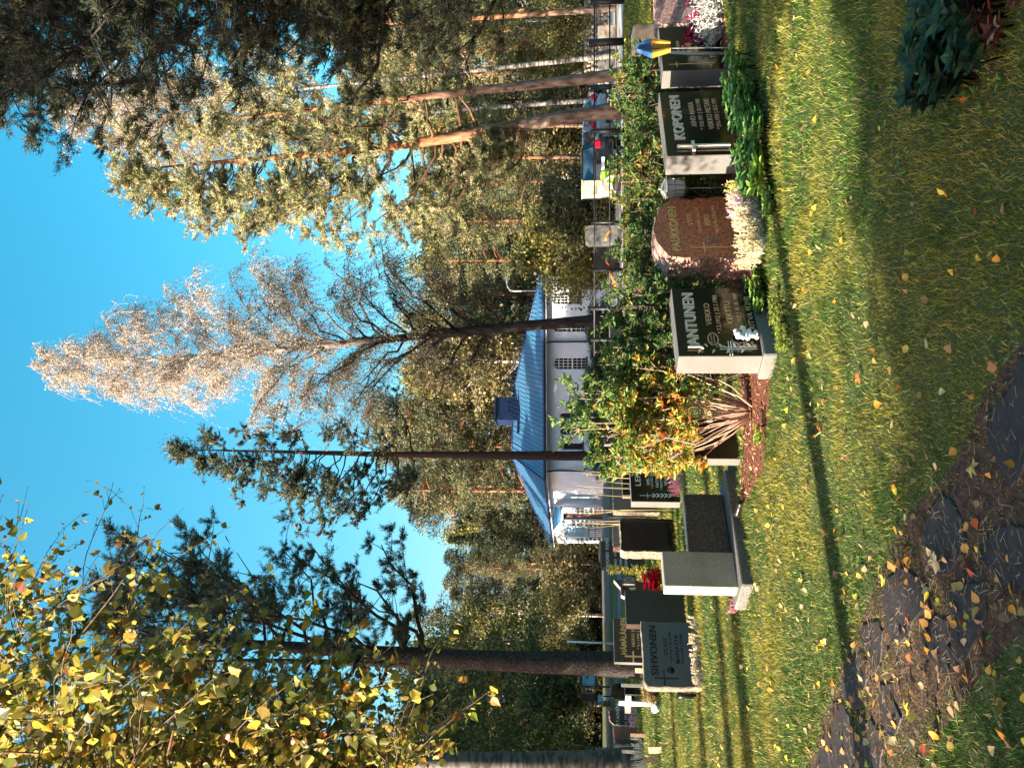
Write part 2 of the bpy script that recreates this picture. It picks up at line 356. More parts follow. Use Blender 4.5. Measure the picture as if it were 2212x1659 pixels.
def vnoise(x, y, s, seed):
    rr = np.random.RandomState(seed); G = rr.rand(64, 64)
    u = (x / s) % 64; v = (y / s) % 64; i = u.astype(int); j = v.astype(int); fu = u - i; fv = v - j
    fu = fu * fu * (3 - 2 * fu); fv = fv * fv * (3 - 2 * fv); i2 = (i + 1) % 64; j2 = (j + 1) % 64
    return (G[i, j] * (1 - fu) + G[i2, j] * fu) * (1 - fv) + (G[i, j2] * (1 - fu) + G[i2, j2] * fu) * fv
def make_grass():
    rng = np.random.RandomState(11)
    bands = [(2.4, 5.2, 7500, .0032, .042), (5.2, 8.5, 4200, .0045, .048), (8.5, 13, 1900, .007, .055), (13, 22, 560, .013, .07), (22, 27, 260, .02, .08)]
    out = MB()
    for y0, y1, dens, w, h in bands:
        hw = .60 * y1 + .3; N = int(dens * (y1 - y0) * 2 * hw)
        x = rng.uniform(-hw, hw, N); y = rng.uniform(y0, y1, N)
        k = np.abs(x) < .56 * y + .35
        x = x[k]; y = y[k]
        patch = vnoise(x, y, .55, 1) * .6 + vnoise(x, y, .16, 2) * .4
        k = np.ones(len(x), bool)
        for P in SLP: k &= ~inpoly(x, y, P, .0)
        k &= ~inpoly(x, y, BED, 0)
        inp = inpoly(x, y, PATH, 0); k &= ~(inp & (vnoise(x, y, .11, 31) * .6 + vnoise(x, y, .045, 32) * .4 < .47))
        dirt = [gp(*z6(1250, 800)), gp(*z6(1750, 450)), gp(*z5(820, 880)), gp(*z6(1200, 1000)), gp(*z5(1000, 1600))]
        for d in dirt: k &= ~((np.hypot((x - d.x) / .16, (y - d.y) / .16) < 1) & (rng.rand(len(x)) < .82))
        for cx, cyy, yaw, a, b in EXC:
            lx = (x - cx) * math.cos(yaw) + (y - cyy) * math.sin(yaw); ly = -(x - cx) * math.sin(yaw) + (y - cyy) * math.cos(yaw)
            k &= ~((np.abs(lx) < a) & (np.abs(ly) < b))
        x = x[k]; y = y[k]; patch = patch[k]; N = len(x)
        nearslab = np.zeros(N, bool)
        for P in SLP: nearslab |= inpoly(x, y, P, .12)
        nearslab |= inpoly(x, y, PATH, .03)
        hh = h * .70 * rng.uniform(.4, 1.3, N) * (.45 + 1.1 * patch) * np.where(nearslab, .7, 1)
        ax = np.stack([rng.normal(0, .55, N), rng.normal(0, .55, N), np.ones(N)], 1)
        nr = rdir(rng, N); nr[:, 2] *= .3
        p2 = vnoise(x, y, .9, 7) * .55 + vnoise(x, y, .22, 8) * .45
        dry = np.clip((p2 - .46) * 4, 0, 1)[:, None]
        base = np.array([.045, .105, .008]) * (1 - dry) + np.array([.21, .20, .022]) * dry
        col = base * rng.uniform(.4, 1.6, (N, 1))
        st = rng.rand(N); col[st < .12] = np.array([.40, .31, .12]) * rng.uniform(.6, 1.2, ((st < .12).sum(), 1))
        col[st > .95] = np.array([.42, .46, .10])
        out.stamp(BLADE[0], BLADE[1], np.stack([x, y, np.full(N, -.002)], 1), ax, nr, hh * 1.25, w * rng.uniform(.7, 1.3, N), col)
    # clover and plantain leaves low in the turf
    N = 700; y = 2.6 + 6 * rng.rand(N); x = rng.uniform(-.55, .55, N) * y; c = vnoise(x, y, .7, 9) > .5; x = x[c]; y = y[c]
    for P in SLP:
        k = ~inpoly(x, y, P, 0); x = x[k]; y = y[k]
    for k in range(4):
        m_ = len(x); a_ = rng.uniform(0, 6.28, m_)
        out.stamp(LEAF[0], LEAF[1], np.stack([x, y, np.full(m_, .012)], 1), np.stack([np.cos(a_), np.sin(a_), rng.uniform(.1, .8, m_)], 1), np.tile([0, 0, 1.], (m_, 1)), rng.uniform(.02, .045, m_), .016, pick(rng, m_, [((.07, .16, .03), 3), ((.12, .22, .04), 2)]))
    out.obj('grass', leafmat('grass blade', .3, .55, .3), kind='stuff', label='short mown grass with dry yellowish patches', category='grass')
def make_fallen():
    rng = np.random.RandomState(21)
    out = MB()
    # scattered through the grass, denser to the left of the view and round the slabs
    N = 2600
    y = 2.5 + 8 * rng.rand(N) ** 1.3; x = rng.uniform(-.6, .6, N) * y
    k = rng.rand(N) < np.clip(.22 + .6 * (-x / y + .05), .12, 1) * np.where(y < 4.2, .75, 1)
    x = x[k]; y = y[k]
    ex = []
    for X, Y, n, s in [(1770, 880, 7, .13), (1960, 1030, 6, .12), (1870, 1250, 8, .13), (1950, 1240, 7, .10), (2000, 1330, 9, .12), (1790, 1480, 12, .13), (1850, 1590, 16, .16), (2080, 1260, 10, .12), (2110, 1480, 8, .14), (2050, 1600, 9, .14), (1920, 1560, 9, .12), (1680, 1220, 14, .3), (1650, 1350, 18, .4), (2080, 430, 6, .2), (1720, 950, 22, .5), (1690, 1500, 25, .5)]:
        c = gp(X, Y); ex.append(np.stack([c.x + rng.normal(0, s, n), c.y + rng.normal(0, s, n)], 1))
    px_ = rng.uniform(PATH[:, 0].min(), .6, 500); py_ = rng.uniform(2.5, PATH[:, 1].max(), 500); kp = inpoly(px_, py_, PATH, .06) & (vnoise(px_, py_, .2, 33) > .45); ex.append(np.stack([px_[kp], py_[kp]], 1))
    ex = np.concatenate(ex); x = np.concatenate([x, ex[:, 0]]); y = np.concatenate([y, ex[:, 1]]); N = len(x)
    ons = np.zeros(N, bool)
    for P in SLP: ons |= inpoly(x, y, P, 0)
    z = np.where(ons, .018, rng.uniform(.012, .038, N))
    ax = np.stack([U(rng, N), U(rng, N), U(rng, N) * .35], 1); nr = np.stack([U(rng, N) * .75, U(rng, N) * .75, np.ones(N)], 1)
    col = pick(rng, N, [((.56, .30, .08), 5), ((.55, .40, .20), 4), ((.58, .26, .03), 3), ((.50, .10, .03), 1), ((.24, .24, .06), .6), ((.30, .16, .08), 4), ((.62, .46, .05), 2)], .25)
    L = rng.uniform(.026, .054, N)
    out.stamp(BIRCHLEAF[0], BIRCHLEAF[1], np.stack([x, y, z], 1), ax, nr, L, L * rng.uniform(.7, 1.0, N), col)
    # brown needles and straw on the slabs
    N = 1500; i = rng.randint(0, len(SLP), N); c = np.array([SLP[k][rng.randint(len(SLP[k]))] for k in i]) ; c += rng.normal(0, .13, (N, 2))
    ax = np.stack([U(rng, N), U(rng, N), U(rng, N) * .05], 1)
    out.stamp([(0, -.5, 0), (0, .5, 0), (1, .4, 0), (1, -.4, 0)], [(0, 3, 2, 1)], np.column_stack([c, np.full(N, .022)]), ax, np.tile([0, 0, 1.], (N, 1)), rng.uniform(.02, .06, N), .0022, pick(rng, N, [((.35, .22, .12), 2), ((.5, .38, .22), 2), ((.16, .08, .05), 2)]))
    out.obj('fallen_leaves', leafmat('dry leaf', .15, .6, .3), kind='stuff', label='fallen birch leaves and straw scattered over the lawn and slabs', category='leaves')
    # maple leaves
    def maple(X, Y, rz, s, col, label):
        p = gp(X, Y); q = MB()
        pts = []
        for i in range(5):
            a = PI / 2 + (i - 2) * .95; r = [.72, .95, 1.1, .95, .72][i]
            pts += [(.45 * math.cos(a - .45), .45 * math.sin(a - .45)), (.75 * r * math.cos(a - .17), .75 * r * math.sin(a - .17)), (r * math.cos(a), r * math.sin(a)), (.75 * r * math.cos(a + .17), .75 * r * math.sin(a + .17))]
        pts += [(.25 * math.cos(PI / 2 + 2.6), .25 * math.sin(PI / 2 + 2.6)), (0, -.1)]
        n = len(pts); v = [(0, .1, .05)] + [(a, b, .05 + .10 * math.sin(4 * a + 3 * b) - .12 * (a * a + b * b) * .5) for a, b in pts]
        q.faces(v, [(0, 1 + i, 1 + (i + 1) % n) for i in range(n)], col=col)
        q.tube([(0, 0, .05), (.03, -.5, .03), (.12, -1.1, .0)], .025, 5, col=(.45, .2, .08))
        o = q.obj('maple_leaf', leafmat('dry leaf', .15, .6, .3)); o.location = (p.x, p.y, .03); o.scale = (s, s, s); o.rotation_euler = (.1, -.08, rz)
        o['label'] = label; o['category'] = 'leaf'
    maple(2038, 1213, .3, .065, (.55, .42, .22), 'large pale maple leaf lying flat on a dark flagstone')
    maple(2117, 1008, 2.6, .05, (.55, .40, .12), 'yellow maple leaf lying on bare soil between two flagstones')
    maple(1866, 815, 1.0, .045, (.50, .14, .03), 'rusty orange maple leaf in the shaded grass, pointed lobes spread')
    maple(1975, 1535, -.8, .045, (.62, .48, .03), 'bright yellow maple leaf curled on the straw beside the slabs')
def sx(Y, Y0, d): return (Y0 - Y) / F * d      # sideways shift of a stem between two picture columns
# ================================================================ gravestones
POL = granite('black polished granite', (.006, .006, .007), (.05, .05, .052), (.003, .003, .003), rough=.12, scale=260, spec=.5, amount=.35)
SAWN = granite('sawn grey granite', (.18, .178, .175), (.25, .245, .24), (.11, .11, .108), rough=.7, scale=420, bump=.15)
DSAWN = granite('dark sawn granite', (.10, .10, .10), (.22, .22, .22), (.04, .04, .04), rough=.6, scale=180, bump=.2)
RED = granite('red granite', (.82, .20, .08), (.88, .30, .14), (.34, .06, .03), rough=.45, scale=90, spec=.5)
REDROUGH = granite('rough red granite', (.48, .27, .21), (.62, .42, .36), (.30, .14, .11), rough=.85, scale=70, bump=.7)
BRN = granite('brown granite', (.065, .042, .033), (.12, .08, .06), (.025, .016, .013), rough=.3, scale=200)
TAN = granite('tan granite', (.22, .165, .12), (.30, .24, .18), (.13, .10, .08), rough=.5, scale=220)
GREYP = granite('grey granite', (.50, .46, .40), (.62, .57, .50), (.34, .31, .27), rough=.4, scale=220, bump=.1)
GREYD = granite('flecked grey granite', (.07, .068, .06), (.19, .18, .16), (.03, .03, .03), rough=.45, scale=150, bump=.2)
CREAM = granite('rough cream granite', (.26, .22, .17), (.38, .33, .26), (.14, .11, .09), rough=.9, scale=60, bump=.8)
PINK = granite('pink granite', (.42, .27, .25), (.55, .38, .35), (.25, .14, .13), rough=.6, scale=80, bump=.2)
GOLD = mat('gold lettering', (.75, .48, .18), (.85, .58, .25), 40, .35, metal=.3)
SILV = mat('silver lettering', (.80, .62, .47), (.84, .68, .54), 40, .55, metal=.0)
ENGR = mat('pale engraved lines', (.6, .58, .53), (.75, .72, .66), 60, .8)
COPR = mat('copper lettering', (.62, .36, .22), (.72, .44, .28), 60, .4, metal=.2)
DARKL = mat('dark lettering', (.008, .008, .009), None, rough=.4)
def text_mesh(items, ext=.0015):
    """items: (string, x, z, height, halign, squeeze) on the stone's front plane"""
    me_all = []
    for s, x, z, size, al, sq in items:
        cu = bpy.data.curves.new('lettering', 'FONT'); cu.body = s; cu.size = size * 1.4; cu.align_x = al; cu.extrude = ext; cu.resolution_u = 3
        cu.space_character = 1.05; cu.offset = size * .012
        ob = bpy.data.objects.new('tmp', cu); COL.objects.link(ob)
        dg = bpy.context.evaluated_depsgraph_get()
        me = bpy.data.meshes.new_from_object(ob.evaluated_get(dg))
        n = len(me.vertices); co = np.zeros(n * 3); me.vertices.foreach_get('co', co); co = co.reshape(-1, 3)
        w = np.stack([co[:, 0] * sq + x, -co[:, 2] - ext, co[:, 1] + z], 1)
        fs = [tuple(p.vertices) for p in me.polygons]
        me_all.append((w, fs)); bpy.data.objects.remove(ob); bpy.data.meshes.remove(me); bpy.data.curves.remove(cu)
    q = MB()
    for w, fs in me_all: q.faces(w, fs)
    return q
def outline_slab(q, pts, t, ch=.006, mf=0, ms=1, rough=0, rng=None, y0=0.0, taper=0.0):
    """extrude an outline of (x, z) by t towards +y; front face slot mf, sides slot ms"""
    pts = np.array(pts, float); n = len(pts)
    if rough:
        Q = []
        for i in range(n):
            a = pts[i]; b = pts[(i + 1) % n]; L = np.hypot(*(b - a)); k = max(1, int(L / .05))
            for j in range(k):
                p = a + (b - a) * j / k
                if j: p = p + rng.uniform(-rough, rough, 2)
                Q.append(p)
        pts = np.array(Q); n = len(pts)
    c = pts.mean(0)
    d = pts - c; dl = np.linalg.norm(d, axis=1, keepdims=True)
    front = c + d * (1 - ch / dl)
    rings = [np.column_stack([front[:, 0], np.full(n, y0), front[:, 1]]), np.column_stack([pts[:, 0], np.full(n, y0 + ch), pts[:, 1]])]
    if rough:
        for k in range(1, 4):
            o = pts + d / dl * (rough * 1.2 * rng.uniform(-1, 1, (n, 1)) + rough * .8) * (1 if k < 4 else 0)
            o[:, 1] = np.maximum(o[:, 1], pts[:, 1].min())
            rings.append(np.column_stack([o[:, 0], np.full(n, y0 + t * k / 4) + rng.uniform(-.1, .1, n) * t * .5, o[:, 1]]))
    back = c + d * (1 - taper)
    rings.append(np.column_stack([back[:, 0], np.full(n, y0 + t), back[:, 1]]))
    V = np.concatenate(rings); m_ = len(rings)
    area = sum(pts[i][0] * pts[(i + 1) % n][1] - pts[(i + 1) % n][0] * pts[i][1] for i in range(n))
    rev = area < 0
    def fc(*idx): return tuple(idx[::-1]) if rev else tuple(idx)
    q.faces(V[:n], [fc(*range(n))], mi=mf)
    q.faces(V[-n:], [fc(*range(n))[::-1]], mi=ms)
    side = []
    for k in range(m_ - 1):
        for i in range(n):
            j = (i + 1) % n; side.append(fc(k * n + i, (k + 1) * n + i, (k + 1) * n + j, k * n + j))
    q.faces(V, side, mi=ms)
    return q
def rect(w, h, slope=0): return [(0, 0), (w, 0), (w, h + slope), (0, h)]
def solve(Xb, Yl, Xt, Yr, yaw):
    """front-left foot at the ground pixel, height to the top pixel, width to the right-hand pixel"""
    p = gp(Xb, Yl); h = top_z(p.x, p.y, Xt) 
    lo, hi = .05, 4
    for _ in range(50):
        w = (lo + hi) / 2; q = (p.x + w * math.cos(yaw), p.y + w * math.sin(yaw), h)
        if proj(q)[1] > Yr: lo = w
        else: hi = w
    return p, w, h
def stone(name, label, Xb, Yl, Xt, Yr, yaw, t, mf, ms, shape=None, rough=0, plinth=None, seed=1, lean=0, h0=0.0, group=None, cat='gravestone', ch=.006):
    yaw = R(yaw); p, w, h = solve(Xb, Yl, Xt, Yr, yaw)
    root = thing(name, label, cat, (p.x, p.y, 0), yaw, group, lean=lean)
    q = MB(); rng = np.random.RandomState(seed)
    z0 = plinth[2] if plinth else -.05
    pts = [(x * w, (z0 + zz * (h - z0))) for x, zz in (shape or [(0, 0), (1, 0), (1, 1), (0, 1)])]
    outline_slab(q, pts, t, ch, 0, 1, rough, rng)
    q.obj('slab', [mf, ms], root)
    if plinth:
        a, b, pz, pm = plinth
        MB().bbox(-a, w + a, -b, t + b, -.05, pz, .012).obj('plinth', pm, root)
    EXC.append((p.x + w / 2 * math.cos(yaw) - t / 2 * math.sin(yaw), p.y + w / 2 * math.sin(yaw) + t / 2 * math.cos(yaw), yaw, w / 2 + .06, t / 2 + .06))
    print('STONE', label[:40], 'w %.2f h %.2f at %.2f %.2f' % (w, h, p.x, p.y))
    return root, w, h
def letter(root, name, items, m_, ext=.0015):
    return text_mesh(items, ext).obj(name, m_, root)
def cross(root, x, z0, z1, arm, zarm, th, m_, d=.004, name='cross', y=0.0):
    q = MB(); q.box(x - th / 2, x + th / 2, y - d, y - .0002, z0, z1)
    q.box(x - arm / 2, x - th / 2, y - d * .98, y - .0002, zarm - th / 2, zarm + th / 2); q.box(x + th / 2, x + arm / 2, y - d * .98, y - .0002, zarm - th / 2, zarm + th / 2)
    return q.obj(name, m_, root)

# ================================================================ chapel
def ext_poly(q, pts3, nrm, t, mi=0):
    """plate: polygon pts3 pushed back along -nrm by t"""
    n = len(pts3); v = [tuple(p) for p in pts3] + [tuple(np.array(p) - np.array(nrm) * t) for p in pts3]
    return q.faces(v, [tuple(range(n)), tuple(range(2 * n - 1, n - 1, -1))] + [(i, i + n, (i + 1) % n + n, (i + 1) % n) for i in range(n)], mi=mi)
def wall_with_holes(q, a, b, z0, z1, holes, depth=.14, mi=0):
    """wall from a to b (plan points); holes: (s0, s1, zb, zt, arch) with real reveals"""
    a = np.array(a, float); b = np.array(b, float); L = np.linalg.norm(b - a); d = (b - a) / L; nin = np.array([-d[1], d[0]])
    P = lambda s, z, o=0: (a[0] + d[0] * s + nin[0] * o, a[1] + d[1] * s + nin[1] * o, z)
    holes = sorted(holes); prev = 0
    def quad(s0, s1, za, zb):
        if s1 - s0 > 1e-4 and zb - za > 1e-4: q.faces([P(s0, za), P(s1, za), P(s1, zb), P(s0, zb)], [(0, 1, 2, 3)], mi=mi)
    for s0, s1, zb, zt, arch in holes:
        quad(prev, s0, z0, z1); quad(s0, s1, z0, zb); r = (s1 - s0) / 2; c = (s0 + s1) / 2
        zs = zt - r if arch else zt
        if arch:
            n = 10; arc = [(c - r * math.cos(k * PI / n), zs + r * math.sin(k * PI / n)) for k in range(n + 1)]
        else: arc = [(s0, zt), (s1, zt)]
        q.faces([P(*p) for p in arc] + [P(s1, z1), P(s0, z1)], [tuple(list(range(len(arc))) + [len(arc), len(arc) + 1])[::-1]], mi=mi)
        loop = [(s0, zb), (s1, zb)] + arc[::-1]
        n = len(loop); q.faces([P(*p) for p in loop] + [P(p[0], p[1], depth) for p in loop], [(i, (i + 1) % n, (i + 1) % n + n, i + n) for i in range(n)], mi=mi)
        prev = s1
    quad(prev, L, z0, z1); return P, L
def chapel():
    wallm = mat('shade tinted white render', (.55, .64, .76), (.64, .72, .82), 1.2, .85, .15, bscale=30); blue = None  # white wall; the blue of its shade is put into the colour
    mt, t, p = principled('blue sheet roof'); p.inputs['Base Color'].default_value = (.06, .19, .34, 1); p.inputs['Roughness'].default_value = .42; p.inputs['Metallic'].default_value = .25; roofm = mt
    trim = mat('dark blue trim', (.015, .025, .07), None, rough=.4); wtrim = mat('white trim', (.75, .76, .78), None, rough=.5)
    darkw = mat('window glass', (.008, .012, .025), None, rough=.15, spec=.25); grey = mat('porch stone', (.04, .035, .035), (.10, .09, .09), 6, .7)
    C = np.array([sx(1018, 829.5, 50) * -1, 50.0]); C = np.array([(829.5 - 1018) / F * 50, 50.0]); Rr = np.array([(829.5 - 598) / F * 48.4, 48.4]); Lf = np.array([(829.5 - 1172) / F * 64, 64.0])
    zE = top_z(0, 50, 1174)
    root = thing('chapel', 'white rendered chapel with blue hipped sheet roof and arched grid windows', 'chapel', (C[0], C[1], 0))
    O = np.array([C[0], C[1], 0]); Bk = Lf + (Rr - C) * 1.0
    q = MB(); L = np.linalg.norm(Rr - C)
    def S(Y): # picture column -> distance along the front wall
        lo, hi = 0, L
        for _ in range(40):
            m_ = (lo + hi) / 2; w = C + (Rr - C) / L * m_
            if proj((w[0], w[1], 2))[1] > Y: lo = m_
            else: hi = m_
        return lo
    z_ = lambda X: top_z(0, 49.3, X)
    holes = [(S(798), S(773), z_(1266), z_(1195), True), (S(717), S(692), z_(1264), z_(1193), True), (S(657), S(633), z_(1253), z_(1192), True),
             (S(940), S(925), z_(1258), z_(1209), True), (S(972), S(957), z_(1258), z_(1210), True), (S(905), S(892), z_(1255), z_(1209), True)]
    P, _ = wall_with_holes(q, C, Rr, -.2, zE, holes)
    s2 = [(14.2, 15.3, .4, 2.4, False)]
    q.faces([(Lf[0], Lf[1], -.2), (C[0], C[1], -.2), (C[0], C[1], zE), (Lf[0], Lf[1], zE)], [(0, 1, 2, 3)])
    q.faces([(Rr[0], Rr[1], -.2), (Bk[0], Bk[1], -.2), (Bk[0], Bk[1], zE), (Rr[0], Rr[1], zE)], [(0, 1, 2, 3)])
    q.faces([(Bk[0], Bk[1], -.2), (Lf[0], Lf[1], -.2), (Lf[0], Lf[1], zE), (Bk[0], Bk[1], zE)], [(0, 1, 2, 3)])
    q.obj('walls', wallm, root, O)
    for k in bpy.data.objects: pass
    for s0, s1, zb, zt, arch in holes:
        r = (s1 - s0) / 2; c = (s0 + s1) / 2; n = 10; zs = zt - r
        arc = [(c - r * math.cos(k * PI / n), zs + r * math.sin(k * PI / n)) for k in range(n + 1)]
        g = MB(); g.faces([P(s0, zb, .11), P(s1, zb, .11)] + [P(a, b, .11) for a, b in arc[::-1]], [tuple(range(n + 3))]); wn = g.obj('window', darkw, root, O); wn.location = (0, 0, 0)
        f = MB(); wide = s1 - s0 > .6
        nx = 4 if wide else 0; nz = 6
        for i in range(0, nx + 1):
            s = s0 + (s1 - s0) * i / max(nx, 1); zz = zs + math.sqrt(max(0, r * r - (s - c) ** 2)); f.tube([P(s, zb, .09), P(s, zz, .09)], .02 if 0 < i < nx else .035, 4)
        for i in range(nz + 3 if wide else 0):
            z = zb + (zs - zb) * i / nz
            hw = r if z <= zs else math.sqrt(max(0, r * r - (z - zs) ** 2))
            if hw > .05: f.tube([P(c - hw, z, .09), P(c + hw, z, .09)], .02 if i != 3 else .05, 4)
        f.tube([P(a, b, .08) for a, b in arc], .03 if wide else .05, 4); f.tube([P(s0, zb, .08), P(s0, zs, .08)], .03, 4); f.tube([P(s1, zb, .08), P(s1, zs, .08)], .03, 4)
        o = f.obj('frame', mat('pale glazing bars', (.8, .82, .85)), wn, O); o.location = (0, 0, 0)
        f = MB(); d = (Rr - C) / L; f.tube([P(s0 - .08, zb - .03, -.05), P(s1 + .08, zb - .03, -.05)], .045, 4); o = f.obj('sill', trim, wn, O)
    # roof
    ov = .45; dF = (Rr - C) / L; nF = np.array([dF[1], -dF[0]]); dL = (Lf - C) / np.linalg.norm(Lf - C); nL = np.array([-dL[1], dL[0]]); 
    if nL[0] > 0: nL = -nL
    Ce = C + nF * ov + nL * ov * .9; Re = Rr + nF * ov + dF * ov; Le = Lf + nL * ov + dL * ov; Be = Bk + dF * ov + dL * ov
    zr = 0; dA = 57.0; dB = 55.5
    A = np.array(at(1104, 843, dA)); B = np.array(at(1113, 985, dB)); A[2] = B[2] = (A[2] + B[2]) / 2
    e3 = lambda w: np.array([w[0], w[1], zE])
    q = MB(); q.faces([e3(Ce), e3(Re), A, B, e3(Le), e3(Be)], [(0, 1, 2, 3), (4, 0, 3), (1, 5, 2), (5, 4, 3, 2)])
    rf = q.obj('roof', roofm, root, O)
    # standing seams run up both visible slopes
    q = MB()
    def seams(p0, p1, t0, t1, n):
        for i in range(1, n):
            k = i / n; a = p0 + (p1 - p0) * k; 
            # seam goes straight up the slope until it meets the hip
            b = None
            yield k, a
    def clip(a, dirv, segs):
        best = None
        for u, v in segs:
            Mx = np.array([[dirv[0], -(v - u)[0]], [dirv[1], -(v - u)[1]]]); 
            if abs(np.linalg.det(Mx)) < 1e-6: continue
            s, r_ = np.linalg.solve(Mx, (u - a)[:2])
            if s > .05 and -1e-3 <= r_ <= 1 + 1e-3 and (best is None or s < best): best = s
        return best
    c3, r3, l3 = e3(Ce), e3(Re), e3(Le)
    for p0, p1, segs, nn_, up in ((c3, r3, [(c3, B), (B, A), (A, r3)], 44, .03), (l3, c3, [(l3, B), (B, c3)], 30, .03)):
        d_ = (p1 - p0)[:2]; d_ = d_ / np.linalg.norm(d_); nrm = np.array([-d_[1], d_[0]]);
        if nrm @ (B[:2] - p0[:2]) < 0: nrm = -nrm
        third = B; dist_ = nrm @ (B[:2] - p0[:2]); slope = (B[2] - zE) / dist_
        for i in range(1, nn_):
            a = p0 + (p1 - p0) * i / nn_; s = clip(a, nrm, segs)
            if s: q.tube([a + [0, 0, .02], a + np.array([nrm[0] * s, nrm[1] * s, slope * s]) + [0, 0, .02]], .022, 4, smooth=False)
    for a, b in ((c3, B), (B, A), (A, r3), (l3, B)): q.tube([a + np.array([0, 0, .03]), b + np.array([0, 0, .04])], .05, 5)
    q.obj('seams', mat('roof seams', (.01, .03, .10), None, rough=.4), rf, O).location = (0, 0, 0)
    q = MB()
    for a, b in ((c3, r3), (l3, c3)):
        q.tube([a - np.array([0, 0, .10]), b - np.array([0, 0, .10])], .11, 6, smooth=False)
    q.obj('gutter', trim, root, O)
    q = MB()
    for a, b, w0, w1 in ((c3, r3, C, Rr), (l3, c3, Lf, C)):
        q.faces([a - [0, 0, .12], b - [0, 0, .12], (w1[0], w1[1], zE - .16), (w0[0], w0[1], zE - .16)], [(0, 1, 2, 3)]); q.faces([a - [0, 0, .12], b - [0, 0, .12], b - [0, 0, .26], a - [0, 0, .26]], [(0, 1, 2, 3)])
    q.obj('eaves', wtrim, root, O)
    for Yp, off in ((738, .12), (1016, .1)):
        s = S(Yp); w = np.array(P(s, 0, -off)); q = MB(); q.tube([(w[0] - .05, w[1] - .3, zE - .15), (w[0], w[1], zE - .75), (w[0], w[1], 0)], .06, 6); q.obj('downpipe', trim, root, O)
    # turret on the ridge
    tb = B + (A - B) * .62; tw = MB(); u = (A - B)[:2] / np.linalg.norm((A - B)[:2]); v = np.array([-u[1], u[0]])
    def tbox(qq, w_, dp, z0, z1, off=0):
        cc = tb[:2] + u * off; pts = [cc + u * w_ * sx_ + v * dp * sy_ for sx_, sy_ in ((-1, -1), (1, -1), (1, 1), (-1, 1))]
        qq.faces([(*p, z0) for p in pts] + [(*p, z1) for p in pts], [(3, 2, 1, 0), (4, 5, 6, 7), (0, 1, 5, 4), (1, 2, 6, 5), (2, 3, 7, 6), (3, 0, 4, 7)])
    zt = top_z(0, 55, 1066); zm = top_z(0, 55, 1106); navy = mat('dark blue panel', (.008, .018, .06), (.012, .028, .08), 3, .4, metal=.2)
    tbox(tw, 1.55, 1.2, tb[2] - 1.3, zm - .5, .0); tbox(tw, 1.7, 1.35, zm - .5, zm - .38); tbox(tw, .85, .8, zm - .38, zt - .1, .25); tbox(tw, .98, .92, zt - .1, zt, .25)
    tr = tw.obj('turret', navy, root, O)
    lv = MB()
    for k in range(5): tbox(lv, .5, .83, zm - .2 + k * .14, zm - .13 + k * .14, .25)
    lv.obj('louvre', trim, tr, O)
    # porch
    po = (829.5 - 1105) / F * 53, 53.0
    pr = MB(); pe = MB(); st = MB(); gl = MB(); rl = MB()
    def Q(Y, d, X): return np.array(at(X, Y, d))
    # porch body: two stone clad wings and a dark doorway between them
    dfr = 52.5; zp = top_z(0, dfr, 1215)
    def wing(Y0, Y1, d0, d1, zt_):
        a = np.array(at(1300, Y0, d0)); b = np.array(at(1300, Y1, d1)); L_ = np.linalg.norm((b - a)[:2]); d_ = (b - a)[:2] / L_; n_ = np.array([d_[1], -d_[0]])
        pr.faces([(a[0], a[1], -.2), (b[0], b[1], -.2), (b[0], b[1], zt_), (a[0], a[1], zt_), (a[0] - n_[0] * .2, a[1] - n_[1] * .2, -.2), (b[0] - n_[0] * .2, b[1] - n_[1] * .2, -.2), (b[0] - n_[0] * .2, b[1] - n_[1] * .2, zt_), (a[0] - n_[0] * .2, a[1] - n_[1] * .2, zt_)],
            [(0, 1, 2, 3), (7, 6, 5, 4), (0, 3, 7, 4), (1, 5, 6, 2), (3, 2, 6, 7)])
        return a, d_, n_, L_
    rg = np.random.RandomState(4)
    def cobbles(a, d_, n_, s0, s1, z0, z1, w_=.24, h_=.28):
        z = z0
        while z < z1 - .1:
            s = s0 + rg.uniform(0, .05)
            while s < s1 - .12:
                ww = w_ * rg.uniform(.7, 1.3); hh = h_ * rg.uniform(.7, 1.0); ww = min(ww, s1 - s)
                k = 8; th = np.arange(k) * 2 * PI / k; sq = .5
                pts = [(s + ww / 2 + ww * .46 * math.copysign(abs(math.cos(t)) ** sq, math.cos(t)), z + hh / 2 + hh * .44 * math.copysign(abs(math.sin(t)) ** sq, math.sin(t))) for t in th]
                st.faces([(a[0] + d_[0] * p_ + n_[0] * .03, a[1] + d_[1] * p_ + n_[1] * .03, q_) for p_, q_ in pts], [tuple(range(k))])
                st.faces([(a[0] + d_[0] * p_ + n_[0] * e_, a[1] + d_[1] * p_ + n_[1] * e_, q_) for e_ in (.03, -.01) for p_, q_ in pts], [(i, i + k, (i + 1) % k + k, (i + 1) % k) for i in range(k)])
                s += ww + .05
            z += h_ + .02
    a, d_, n_, L_ = wing(1110, 1097, 53.5, 53.2, zp); cobbles(a, d_, n_, .02, L_ - .02, .1, zp - .9)
    a, d_, n_, L_ = wing(1138, 1124, 54.2, 53.9, zp); cobbles(a, d_, n_, .02, L_ - .02, .1, zp - .7)
    a, d_, n_, L_ = wing(1168, 1161, 55.2, 55.0, zp); cobbles(a, d_, n_, .02, L_ - .02, .1, zp - .8)
    a, d_, n_, L_ = wing(1161, 1138, 55.1, 54.3, top_z(0, 54.6, 1272)); 
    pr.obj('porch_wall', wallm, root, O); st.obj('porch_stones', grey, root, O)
    g1 = Q(1160, 54.95, 1272); g2 = Q(1139, 54.25, 1272); q = MB(); zt1 = top_z(0, 54.6, 1222)
